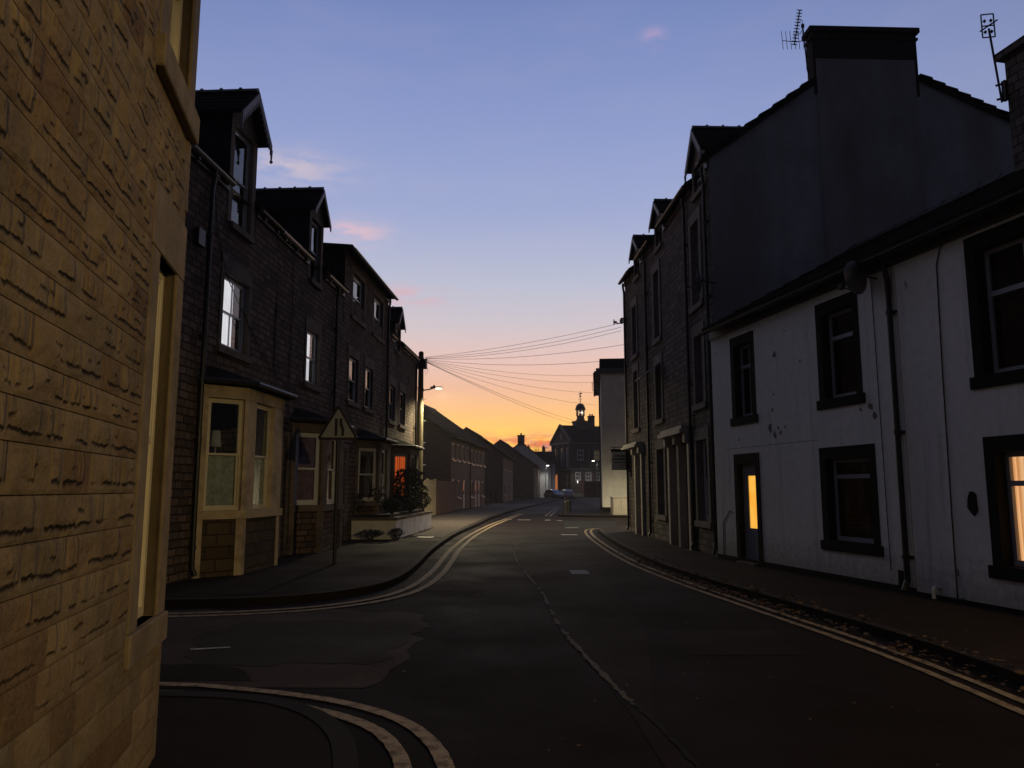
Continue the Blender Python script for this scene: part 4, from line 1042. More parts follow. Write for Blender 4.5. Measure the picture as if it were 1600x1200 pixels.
def foliage(mb, c, r, n, s, rnd, flat_=.9, lump=.35):
    for k in range(n):
        while True:
            p = Vector((rnd.uniform(-1, 1), rnd.uniform(-1, 1), rnd.uniform(-1, 1)))
            if p.length < 1: break
        d = p.normalized(); q = p.length ** .45
        nn = 1 + lump * noise.noise(Vector((d.x * 2.2 + c[0], d.y * 2.2, d.z * 2.2 + c[2])))
        if noise.noise(Vector((p.x * 3.2 + c[0], p.y * 3.2 + c[1], p.z * 3.2))) < -.22: continue
        pos = Vector((c[0] + d.x * q * r[0] * nn, c[1] + d.y * q * r[1] * nn, c[2] + d.z * q * r[2] * nn))
        u = Vector((rnd.gauss(0, 1), rnd.gauss(0, 1), rnd.gauss(0, 1))).normalized(); v = u.orthogonal().normalized(); ss = s * rnd.uniform(.6, 1.5)
        mb.quad(pos - u * ss, pos - v * ss * .45, pos + u * ss, pos + v * ss * .45)
def shrub(label, loc, r, n, s, m='leaf', group=None, stem=True, name='shrub', flowers=0):
    rnd = random.Random(int(abs(loc[0] * 997 + loc[1] * 131)))
    t = thing(name, label, 'shrub', (loc[0], loc[1], loc[2]), 0, group)
    f = MB(); foliage(f, (0, 0, r[2] * 1.05 + .1), r, n, s, rnd)
    f.build('foliage', MT[m], t)
    st = MB()
    for k in range(6):
        a = k * 1.05; st.tube([(0, 0, 0), (math.cos(a) * r[0] * .25, math.sin(a) * r[1] * .25, r[2] * .6), (math.cos(a) * r[0] * .6, math.sin(a) * r[1] * .6, r[2] * 1.3)], [.02, .014, .006], 5)
    st.build('stems', MT['bark'], t)
    if flowers:
        fl = MB()
        for k in range(flowers):
            a = rnd.uniform(0, 6.28); q = rnd.uniform(.3, 1); p = Vector((math.cos(a) * r[0] * q, math.sin(a) * r[1] * q, r[2] * rnd.uniform(1.4, 2.2)))
            fl.lathe([(0, p.z - .03), (.035, p.z), (.02, p.z + .03), (0, p.z + .03)], p.x, p.y, 6)
        fl.build('flowers', MT['flower'], t)
    return t
shrub('large round dark bush above the far end of the white garden wall', (-3.85, 29.0, .8), (.62, .62, .72), 3800, .05, group=None)
shrub('dark shrub trailing over the white wall below the round bush', (-3.45, 26.4, .8), (.3, .6, .18), 900, .045)
shrub('dark shrub on the near corner of the white garden wall', (-3.75, 24.3, .8), (.3, .35, .2), 800, .04)
shrub('pale-flowered shrub in front of the third house bay', (-4.35, 24.5, .8), (.32, .3, .42), 1200, .035, flowers=16)
shrub('low dark shrub nearest the third house wall in the raised bed', (-4.75, 23.9, .8), (.2, .2, .26), 500, .035)
shrub('small dark shrub at the far tip of the white garden wall', (-3.4, 29.9, .78), (.26, .3, .28), 800, .04)
shrub('low shrub spilling onto the pavement at the foot of the white wall', (-4.2, 23.15, .1), (.4, .2, .10), 500, .03)
shrub('dark clump at the outer foot of the white wall corner', (-3.4, 23.2, .1), (.2, .16, .12), 300, .03)

# road-narrows warning sign
t = thing('road_sign', 'triangular road narrows warning sign with dark border on a grey post', 'road sign', (-3.56, 15.7, .1), R(4))
p = MB(); p.tube([(0, .04, 0), (0, .04, 3.05)], .038, 12); p.lathe([(.04, 3.05), (.03, 3.07), (0, 3.08)], 0, .04, 12); p.build('post', MT['gutter'], t, weld=True)
def tri(r, zc, rr=.12, n=5):
    out = []
    for k in range(3):
        a = R(90 + 120 * k); cx, cz = math.cos(a) * (r - rr * 2), math.sin(a) * (r - rr * 2) + zc
        for j in range(n + 1):
            b = a + R(-60 + 120 * j / n); out.append((cx + math.cos(b) * rr, cz + math.sin(b) * rr))
    return out
zc = 2.74
b = MB(); b.yprism(tri(.50, zc, .05), -.012, .004); b.build('sign_border', m_plain('dull_red_border', (.012, .004, .004), .5, .1, 6, 0), t)
b = MB(); b.yprism(tri(.395, zc, .015), -.016, -.0125); f = b.build('sign_face', m_plain('sign_white', (.30, .30, .28), .4, .08, 5, 0), t)
b = MB()
b.yprism([(-.066, zc - .165), (-.008, zc - .165), (-.008, zc + .19), (-.066, zc + .19)], -.019, -.0165)
b.yprism([(.084, zc + .19), (.026, zc + .19), (.026, zc + .07), (.070, zc - .04), (.070, zc - .165), (.126, zc - .165), (.126, zc - .02), (.084, zc + .085)], -.019, -.0165)
b.build('sign_symbol', MT['blackmetal'], f)
b = MB()
for zz in (2.58, 2.9): b.box(-.1, .1, .004, .03, zz, zz + .03); b.tube([(0, .04, zz), (0, .04, zz + .03)], .046, 12)
b.build('clamp', MT['metal'], t)

# ------------------------------------------------------------------ telegraph pole with street lamp, overhead cables
t = thing('telegraph_pole', 'timber telegraph pole with junction box and lit street lamp arm beyond the left terrace', 'telegraph pole', (-4.2, 35.0, .08))
p = MB(); p.tube([(0, 0, 0), (0, 0, 3.5), (0, 0, 7.75)], [.17, .15, .115], 14); p.lathe([(.12, 7.74), (.1, 7.8), (0, 7.84)], 0, 0, 14); p.build('pole', MT['wood'], t, weld=True)
p = MB(); p.bbox(-.27, .27, -.24, .22, 7.02, 7.38, .03); p.tube([(-.24, 0, 7.45), (.24, 0, 7.45)], .03, 8)
for k in range(6): a = k * 1.047; p.lathe([(.0, 7.38), (.03, 7.38), (.035, 7.46), (.015, 7.5), (0, 7.5)], .26 * math.cos(a), .22 * math.sin(a), 8)
p.build('junction_box', MT['blackmetal'], t)
p = MB()
for k in range(8): sg = -1 if k % 2 else 1; zz = 2.6 + k * .5; p.tube([(0, 0, zz), (sg * .27, 0, zz), (sg * .27, 0, zz + .03)], .01, 5)
p.tube([(.3, -.1, 7.05), (.34, -.12, 6.85), (.24, -.12, 6.75), (.2, -.12, 6.95)], .008, 5)
p.build('pole_steps', MT['metal'], t)
p = MB(); p.tube([(.1, -.02, 6.0), (.45, -.04, 6.06), (.62, -.04, 6.12)], .028, 8); p.tube([(.1, 0, 5.95), (.1, 0, 6.1)], .05, 8)
ar = p.build('lamp_arm', MT['metal'], t)
p = MB(); p.bbox(.58, 1.0, -.14, .06, 6.10, 6.17, .02); p.bbox(.45, .62, -.08, .0, 6.09, 6.18, .02); p.lathe([(.05, 6.17), (.05, 6.24), (0, 6.25)], .62, -.04, 10); lh = p.build('lamp_head', MT['metal'], t)
p = MB(); p.box(.70, .97, -.11, .03, 6.082, 6.099); p.build('lamp_lens', MT['lamp_warm'], lh)
def lamp(name, loc, energy, col, size=.15, spot=None, rot=(0, 0, 0), blend=.6):
    d = bpy.data.lights.new(name, 'SPOT' if spot else 'POINT'); d.energy = energy; d.color = col; d.shadow_soft_size = size
    if spot: d.spot_size = R(spot); d.spot_blend = blend
    o = bpy.data.objects.new(name, d); link(o); o.location = loc; o.rotation_euler = rot; return o
lt = lamp('street_light_glow', (-3.25, 34.95, 6.02), 2300, (1, .83, .48), .1, 166, (0, R(-14), 0), blend=.5)

def cable(label, a, b, sag, r=.011, n=26):
    r *= .68
    mb = MB(); pts = []
    for k in range(n + 1):
        q = k / n; pts.append((a[0] + (b[0] - a[0]) * q, a[1] + (b[1] - a[1]) * q, a[2] + (b[2] - a[2]) * q - sag * 4 * q * (1 - q)))
    mb.tube(pts, r, 5)
    return tag(mb.build('overhead_cable', MT['blackmetal']), label, 'cable', 'overhead telephone cables from the telegraph pole')
PT = (-4.0, 34.9, 7.62)
cable('uppermost overhead cable, from the pole to the corner bracket of the dark right terrace', PT, (4.08, 28.0, 7.72), .15)
cable('second overhead cable, just under the uppermost one to the right terrace', (-4.0, 34.9, 7.60), (4.08, 28.2, 7.6), .22)
cable('third overhead cable, lowest of the bundle to the right terrace bracket', (-4.0, 35.0, 7.58), (4.1, 28.4, 7.5), .25)
cable('nearly level overhead cable reaching the terrace below the bracket', (-4.0, 34.9, 7.56), (4.25, 27.0, 6.75), .22)
cable('overhead cable to the terrace just below the level one', (-4.0, 35.0, 7.54), (4.22, 27.6, 6.3), .25)
cable('overhead cable running level to the roof edge of the far white building', (-4.0, 35.1, 7.52), (5.7, 49.4, 8.95), .3)
cable('overhead cable to the white building, below the level one', (-4.0, 35.1, 7.50), (5.7, 49.6, 8.5), .35)
cable('overhead cable sagging to the mid wall of the white building', (-4.0, 35.1, 7.48), (5.7, 50.4, 7.9), .35)
cable('overhead cable sagging lowest to the white building downpipe', (-4.0, 35.1, 7.46), (5.7, 51.5, 7.2), .35)
cable('steep overhead cable descending above the town hall roof to the distance', (-4.0, 35.2, 7.46), (11.2, 95, 9.3), .5, .016)
cable('lowest steep overhead cable passing over the town hall', (-4.0, 35.2, 7.44), (11.0, 95, 8.8), .5, .016)

# ------------------------------------------------------------------ modern houses beyond, left side
def fence_boards(name, label, a, b, z0, z1, m, cap_m, group=None, posts=3):
    L = math.hypot(b[0] - a[0], b[1] - a[1]); t = thing(name, label, 'fence', (a[0], a[1], 0), math.atan2(b[1] - a[1], b[0] - a[0]))
    mb = MB(); x = 0; k = 0
    while x < L - .02: xe = min(x + .145, L); mb.box(x + .004, xe - .004, -.02 - .004 * (k % 2), .0, z0, z1 - .02 * ((k * 7) % 3) * .3); x = xe; k += 1
    mb.build('boards', m, t)
    p = MB()
    for k in range(posts): xx = L * k / (posts - 1); p.box(xx - .06, xx + .06, .0, .12, z0 - .02, z1 + .06)
    p.box(0, L, .002, .05, z1 - .3, z1 - .2); p.box(0, L, .002, .05, z0 + .25, z0 + .35)
    p.build('fence_post', cap_m, t)
    return t
fence_boards('timber_fence', 'pale timber fence beside the telegraph pole base', (-4.9, 41.4), (-4.45, 45.3), .1, 2.12, MT['fencewood'], MT['fencewood'])
fence_boards('boarded_gate', 'wide red-brown boarded gate between pale fence and modern houses', (-4.44, 45.6), (-4.02, 54.0), .1, 2.1, MT['gatered'], MT['gatered'], posts=5)

def modern(label, loc, ang, L, dep, eave, ridge, m, ups, wins, doors, pipe=True, chim=None, roofm='slate_far', gable_m=None, aerial=False, name='modern_house', group='modern terraced houses down the left side'):
    h = thing(name, label, 'house', (loc[0], loc[1], 0), R(90 - ang), group)
    prof = [(-.35, eave - .05), (dep / 2, ridge), (dep + .35, eave - .05)]; pr = [(0, eave + .12), (dep / 2, ridge - .1), (dep, eave + .12)]
    ops = [(a, b, eave - 1.65, eave - .45) for a, b in ups] + [(a, b, .95, 2.25) for a, b in wins] + [(a, b, .1, 2.3) for a, b in doors]
    shell(h, m, 0, L, dep, 0, pr, ops, rev=.1, left_m=gable_m, floors=False)
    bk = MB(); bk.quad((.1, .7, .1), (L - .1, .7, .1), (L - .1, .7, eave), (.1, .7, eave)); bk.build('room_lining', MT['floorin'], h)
    for (a, b) in ups:
        window(h, a + .002, b - .002, eave - 1.648, eave - .452, y=.04, kind='plain', gm='glass_dull', curtain='palecurt', cw=.5, t=.09)
        s = MB(); s.box(a - .08, b + .08, -.1, .04, eave - 1.76, eave - 1.652); s.build('window_sill', MT['whiteframe'], h)
    for (a, b) in wins:
        window(h, a + .002, b - .002, .952, 2.248, y=.04, kind='plain', gm='glass_dull', curtain='palecurt', cw=.5, t=.09)
        s = MB(); s.box(a - .08, b + .08, -.1, .04, .86, .948); s.build('window_sill', MT['whiteframe'], h)
    for (a, b) in doors: door(h, a + .002, b - .002, .1, 2.298, MT['whiteframe'], y=.05, glaze=MT['glass_row'], fl=.5, fr=.9)
    slab_roof(h, -.25, L + .25, prof, roofm, t=.16, tiles=True)
    gutter(h, -.1, L + .1, eave - .1, y=-.42, m='gutter_grey', brackets=False)
    if pipe: downpipe(h, L - .1, .1, eave - .1)
    if chim: chimney(h, *chim)
    if aerial:
        a = MB(); a.tube([(L * .3, dep / 2, ridge - .2), (L * .3, dep / 2, ridge + 1.3)], .025, 6); a.tube([(L * .3 - .1, dep / 2 - .5, ridge + 1.15), (L * .3 + .1, dep / 2 + .5, ridge + 1.25)], .02, 6)
        for k in range(5): yy = dep / 2 - .45 + k * .22; a.tube([(L * .3 - .25, yy, ridge + 1.18), (L * .3 + .25, yy, ridge + 1.18)], .012, 5)
        a.build('aerial', MT['blackmetal'], h)
    return h
D = lambda a: (math.sin(R(a)), math.cos(R(a)))
o = (-4.35, 55.2); dd = D(8.2)
modern('first modern brick house past the red-brown gate', o, 8.2, 6.9, 9.4, 5.35, 8.6, MT['modern'], [(.3, 1.3), (2.1, 2.9), (3.9, 4.7), (5.6, 6.5)], [(2.3, 3.2)], [(.4, 1.3), (4.3, 5.2)], aerial=True)
modern('second modern brick house from the gate, sharing a downpipe with the first', (o[0] + dd[0] * 6.95, o[1] + dd[1] * 6.95), 8.2, 6.9, 9.4, 5.25, 8.75, MT['modern'], [(.5, 1.4), (2.3, 3.1), (3.9, 4.7), (5.8, 6.6)], [(.4, 1.4), (5.2, 6.3)], [(2.2, 3.1), (3.6, 4.5)], aerial=True)
modern('darker modern house standing forward beyond the first pair', (-1.02, 88), 4.5, 15, 8.5, 5.5, 8.6, MT['modern'], [(1.2, 2.4), (5, 6.2), (9, 10.2), (12.6, 14)], [(1.0, 2.4), (9, 10.4)], [(4.6, 5.8), (12.3, 13.5)])
modern('plain buff gable house further down the left side with a low wall', (3.4, 121), 5.5, 14, 10.6, 5.3, 9.3, MT['modern2'], [], [(8.2, 9.6)], [(3.5, 5)])
modern('white rendered gable house with a chimney stack of two pots', (6.5, 139), 5.5, 11, 9.8, 6.0, 10.1, MT['whiterender'], [(1.5, 2.6), (6, 7.2)], [(1.5, 2.6)], [(5, 6.2)], chim=(-.1, .9, 4.3, 5.5, 9.4, 11.3, MT['modern'], 2), gable_m=MT['whiterender'], name='white_house', group=None)
m_ = MB(); m_.box(0, 3.4, 0, .25, 0, 1.0); m_.box(-.05, 3.45, -.04, .29, 1.0, 1.08)
w_ = m_.build('low_wall', MT['modern2']); w_.location = (-.4, 117.5, .08); tag(w_, 'low brick wall in front of the buff gable', 'wall')
h = thing('dark_roofed_house', 'dark slate-roofed white house closing the view left of the town hall', 'house', (1.5, 152, 0), 0)
pr = [(0, 6.7), (4, 9.0), (8, 6.7)]
shell(h, MT['whiterender'], 0, 7.0, 8, 0, pr, [(1.5, 2.5, 4, 5.4), (4.4, 5.4, 4, 5.4), (1.5, 2.5, 1, 2.4), (4.4, 5.4, .1, 2.3)], rev=.1, floors=False)
for (a, b, c, e) in [(1.5, 2.5, 4, 5.4), (4.4, 5.4, 4, 5.4), (1.5, 2.5, 1, 2.4)]: window(h, a + .002, b - .002, c + .002, e - .002, y=.05, gm='glass_row', t=.08)
door(h, 4.402, 5.398, .1, 2.298, MT['darkcurt'], y=.05)
slab_roof(h, -.2, 7.2, [(-.3, 6.6), (4, 9.05), (8.3, 6.6)], 'slate'); chimney(h, 4.6, 5.2, 3.7, 4.3, 8.8, 10.0, MT['modern'], 1); chimney(h, 1.5, 2.1, 3.7, 4.3, 8.8, 10.1, MT['modern'], 1)

# bare tree between the roofs
def bare_tree(label, loc, H, seed):
    rnd = random.Random(seed); t = thing('bare_tree', label, 'tree', loc)
    tr = MB(); tr.tube([(0, 0, 0), (.05, 0, H * .3), (0, .1, H * .45)], [.2, .15, .12], 8); cr = MB()
    def br(p, d, L, r, lv):
        q = p + d * L; m2 = (p + q) / 2 + Vector((rnd.gauss(0, .05), rnd.gauss(0, .05), 0)) * L
        cr.tube([p, m2, q], [r, r * .8, r * .55], 5, cap=False)
        if lv < 5:
            for k in range(3 if lv < 3 else 2):
                nd = (d + Vector((rnd.gauss(0, .45), rnd.gauss(0, .45), rnd.gauss(.15, .25)))).normalized(); br(q, nd, L * rnd.uniform(.6, .85), r * .58, lv + 1)
    for k in range(5):
        a = k * 1.26; br(Vector((0, .1, H * .42)), Vector((math.cos(a) * .5, math.sin(a) * .5, 1)).normalized(), H * .18, .08, 0)
    tr.build('trunk', MT['bark'], t, weld=True); cr.build('crown', MT['bark'], t)
bare_tree('bare winter tree showing between the white gable and the town hall', (6.4, 166, 0), 11.5, 5)

# ------------------------------------------------------------------ town hall
h = thing('town_hall', 'dark stone town hall with pediment, lit clock cupola and weather vane at the street end', 'town hall', (11.4, 150, 0), R(20.4))
Lh, Dh = 17.0, 8.9; EZ = 10.75; AZ = 14.1
fo = [(1.4, 2.9, 7.1, 9.2), (5.0, 6.5, 7.1, 9.2), (1.0, 2.2, 3.2, 4.9), (3.2, 4.5, 3.2, 4.9), (5.6, 6.8, 3.2, 4.9), (2.0, 3.2, .1, 2.9), (8.6, 10, 7.1, 9.2), (8.6, 10, 3.2, 4.9), (12.6, 14, 7.1, 9.2)]
w = MB(); wall(w, 0, Lh, 0, EZ, fo, rev=.25)
w.quad((Lh, Dh, 0), (0, Dh, 0), (0, Dh, EZ), (Lh, Dh, EZ)); w.quad((Lh, 0, 0), (Lh, Dh, 0), (Lh, Dh, EZ), (Lh, Dh / 2, AZ), (Lh, 0, EZ))
MG = Matrix.Translation((0, Dh, 0)) @ Matrix.Rotation(R(-90), 4, 'Z')       # gable side frame: u runs toward the near corner
w.M = MG
go = [(.9, 1.9, 5.9, 9.7), (3.9, 5.0, 5.9, 9.7), (6.6, 7.7, 5.9, 9.7), (.7, 2.5, .1, 4.5), (6.3, 7.8, 1.2, 4.2), (3.4, 5.4, .1, 4.3)]
wall(w, 0, Dh, 0, EZ, go, rev=.3); w.quad((0, 0, EZ), (Dh, 0, EZ), (Dh / 2, 0, AZ))
w.M = None; w.build('wall', MT['hall'], h)
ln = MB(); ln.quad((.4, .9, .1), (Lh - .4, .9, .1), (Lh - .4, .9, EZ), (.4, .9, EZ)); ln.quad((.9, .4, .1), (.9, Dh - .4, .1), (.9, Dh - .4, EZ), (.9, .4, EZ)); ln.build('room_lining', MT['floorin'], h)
for (a, b, c, e) in fo:
    if c < .5: door(h, a + .002, b - .002, c, e - .002, MT['darkcurt'], y=.1, fm='darkframe')
    else:
        window(h, a + .002, b - .002, c + .002, e - .002, y=.1, gm='glass_row', t=.12, mull=2, curtain='lit_dim' if (a == 5.0 and c > 6) else None)
for (a, b, c, e) in go:
    if c > .5: window(h, a + .002, b - .002, c + .002, e - .002, y=.12, gm='glass_row', t=.12, mull=2, M=MG)
arch = MB(MG); arch.box(.75, 2.45, .25, .3, .15, 3.7)
arch.yprism([(1.6 + .84 * math.cos(R(k * 18)), 3.7 + .84 * math.sin(R(k * 18)) * .95) for k in range(11)], .25, .3)
arch.build('lit_archway', MT['lit_arch'], h)
arch = MB(MG); arch.box(3.45, 5.35, .25, .3, .15, 4.25); arch.build('door', MT['darkcurt'], h)
tr = MB()
tr.box(-.45, Lh + .2, -.45, -.002, EZ - .35, EZ); tr.box(-.12, Lh, -.12, -.003, 5.3, 5.6); tr.box(-.1, Lh, -.1, -.003, .1, .8)
tr.M = MG; tr.box(-.45, Dh + .45, -.45, -.002, EZ - .352, EZ + .004); tr.box(-.1, Dh + .118, -.118, -.003, 5.302, 5.602)
for u in (.15, 2.9, 5.75, 8.35): tr.box(u - .22, u + .22, -.22, -.003, 5.6, EZ - .36)
for sg in (0, 1):
    a = (0 - .4 if not sg else Dh + .4); s_ = 1 if not sg else -1
    tr.yprism([(a, EZ + .005), (Dh / 2, AZ + .05), (Dh / 2, AZ + .4), (a - s_ * .1, EZ + .3)], -.4, -.004)
tr.build('cornice', MT['halltrim'], h)
oc = MB(MG); oc.lathe([(0, 0), (0, 0)], 0, 0, 3) if False else None
oc.yprism([(Dh / 2 + .5 * math.cos(R(k * 30)), 12.1 + .7 * math.sin(R(k * 30))) for k in range(12)], -.06, -.003); oc.build('pediment_window', MT['barge'], h)
slab_roof(h, -.1, Lh + .2, [(-.45, EZ + .02), (Dh / 2, AZ + .15), (Dh + .45, EZ + .02)], 'slate')
dp = MB(); dp.tube([(4.0, -.1, .1), (4.0, -.1, EZ - .4)], .07, 8); dp.build('downpipe', MT['halltrim'], h)
cx, cy = 4.35, Dh / 2
c = MB(); c.box(cx - 1.25, cx + 1.25, cy - 1.25, cy + 1.25, 12.3, 15.0); c.box(cx - 1.4, cx + 1.4, cy - 1.4, cy + 1.4, 15.0, 15.25); cu = c.build('cupola', MT['hall'], h)
c = MB(); c.lathe([(.95, 15.25), (.95, 15.6), (.8, 15.7), (.8, 16.35)], cx, cy, 8)
for k in range(8):
    a = R(22.5 + 45 * k); c.tube([(cx + .78 * math.cos(a), cy + .78 * math.sin(a), 16.3), (cx + .78 * math.cos(a), cy + .78 * math.sin(a), 17.55)], .1, 8)
c.lathe([(.3, 16.35), (.3, 17.5)], cx, cy, 8); c.lathe([(.85, 17.5), (1.12, 17.6), (1.12, 17.75), (.98, 17.8), (.98, 17.8)], cx, cy, 16); c.lathe([(.8, 16.3), (.8, 16.36), (0, 16.37)], cx, cy, 8)
c.build('lantern', MT['halltrim'], h)
c = MB(); c.lathe([(.98 * math.cos(R(k * 10)), 17.8 + 1.1 * math.sin(R(k * 10))) for k in range(10)], cx, cy, 20); c.build('dome', MT['lead'], h, smooth=True)
c = MB()
for a in (R(-110), R(-60)): q = Matrix.Translation((cx + .55 * math.cos(a), cy + .55 * math.sin(a), 0)); c.lathe([(0, 16.75), (.16, 16.8), (.22, 16.95), (.16, 17.1), (0, 17.15)], cx + .6 * math.cos(a), cy + .6 * math.sin(a), 10)
c.build('lantern_light', MT['clock'], h)
c = MB(); c.tube([(cx, cy, 18.85), (cx, cy, 21.4)], .05, 6); c.lathe([(0, 19.2), (.16, 19.3), (0, 19.45)], cx, cy, 8); c.lathe([(0, 20.1), (.22, 20.3), (.16, 20.5), (0, 20.6)], cx, cy, 8)
c.tube([(cx - .5, cy, 19.75), (cx + .5, cy, 19.75)], .03, 5); c.tube([(cx, cy - .5, 19.75), (cx, cy + .5, 19.75)], .03, 5); c.yprism([(cx - .55, 20.7), (cx + .1, 20.75), (cx + .55, 21.0), (cx + .1, 21.05), (cx - .1, 20.95)], cy - .02, cy + .02)
c.build('weather_vane', MT['blackmetal'], h)
chimney(h, cx + 1.9, cx + 2.9, cy - .6, cy + .6, 12.5, 16.4, MT['hall'], 2, potz=.4); chimney(h, 9.6, 10.4, cy - .6, cy + .6, 13, 15.4, MT['hall'], 1)
wl = MB(); wl.bbox(1.25, 1.38, -.35, -.2, 2.75, 3.2, .03); wl.build('wall_lantern', MT['clock'], h)
# red-brown boundary wall and posts before the hall
w_ = MB(); w_.box(0, 9, 0, .3, 0, 3.0); o = w_.build('boundary_wall', MT['gatered']); o.location = (13.6, 146, 0); tag(o, 'red-brown wall in front of the town hall, right of the lamp column', 'wall')

def street_lamp(label, loc, H, arm, m='lamp_white', energy=0, col=(1, .95, .85), name='street_lamp', head_z=None, dirx=1, lit=True):
    t = thing(name, label, 'street lamp', loc, 0)
    p = MB(); p.tube([(0, 0, 0), (0, 0, 1.1), (0, 0, 1.15), (0, 0, H)], [.09, .09, .06, .045], 10); p.build('column', MT['metal'], t, weld=True)
    p = MB(); p.tube([(0, 0, H - .05), (dirx * arm * .4, 0, H + .04), (dirx * arm, 0, H + .05)], .03, 8); p.build('arm', MT['metal'], t)
    p = MB(); a, b = sorted((dirx * arm, dirx * (arm + .55))); p.bbox(a, b, -.13, .13, H, H + .09, .03); hd = p.build('lamp_head', MT['metal'], t)
    p = MB(); p.bbox(a + .06, b - .05, -.11, .11, H - .08 if lit else H - .02, H - .003, .02); p.build('lamp_lens', MT[m] if lit else MT['glass_row'], hd)
    if energy: lamp('street_light_glow', (loc[0] + dirx * (arm + .3), loc[1], loc[2] + H - .2), energy, col, .12, 160, blend=.4)
    return t
street_lamp('lit street lamp with white glow beside the far white gable', (5.9, 135.6, .1), 5.6, .1, energy=260)
street_lamp('lit street lamp before the right side of the town hall', (16.1, 146, 0), 6.9, .45, 'lamp_warm', energy=320, dirx=-1)
street_lamp('street lamp added in the side road, hidden behind the right terrace', (12.9, 38.6, .02), 6.0, .6, 'lamp_warm', energy=4200, col=(1, .86, .58), dirx=-1)  # added out of view to brighten the white building
t = thing('lamp_column', 'tall pale unlit column standing before the town hall', 'pole', (12.75, 140, 0)); p = MB(); p.tube([(0, 0, 0), (0, 0, 5.7)], [.11, .08], 10); p.lathe([(.08, 5.7), (.16, 5.75), (.12, 5.95), (0, 6.0)], 0, 0, 10); p.build('column', MT['halltrim'], t, weld=True)
street_lamp('street lamp on the right pavement behind the viewpoint', (10.35, -5.0, .1), 5.9, .7, 'lamp_warm', dirx=-1)
near_lamp = lamp('street_light_glow', (9.35, -5.0, 5.75), 2250, (1, .72, .28), .1, 177, blend=.12)

# bollards
bol = None
for (x, y, lb) in [(3.2, 46.9, 'nearest dark bollard at the road fork'), (3.62, 50.4, 'middle dark bollard at the road fork'), (4.02, 54.2, 'farthest dark bollard at the road fork')]:
    if bol is None:
        bol = thing('bollard', lb, 'bollard', (x, y, .1), 0, 'dark bollards at the road fork'); p = MB(); p.lathe([(.12, 0), (.12, .2), (.09, .24), (.08, .85), (.105, .88), (.105, .92), (.07, .98), (0, 1.0)], 0, 0, 12); p.build('post', MT['blackmetal'], bol)
        p = MB(); p.lathe([(.081, .72), (.086, .72), (.086, .78), (.081, .78)], 0, 0, 12); p.build('band', MT['halltrim'], bol)
    else: c = copy_tree(bol); c.location = (x, y, .1); c['label'] = lb
bn = None
for (x, y, lb) in [(-2.3, 86.5, 'left of two grey posts by the darker modern house'), (-1.75, 86.5, 'right of two grey posts by the darker modern house')]:
    if bn is None: bn = thing('pavement_post', lb, 'post', (x, y, .1), 0, 'grey posts by the darker modern house'); p = MB(); p.lathe([(.1, 0), (.08, 1.1), (.1, 1.14), (0, 1.2)], 0, 0, 10); p.build('post', MT['blackmetal'], bn)
    else: c = copy_tree(bn); c.location = (x, y, .1); c['label'] = lb

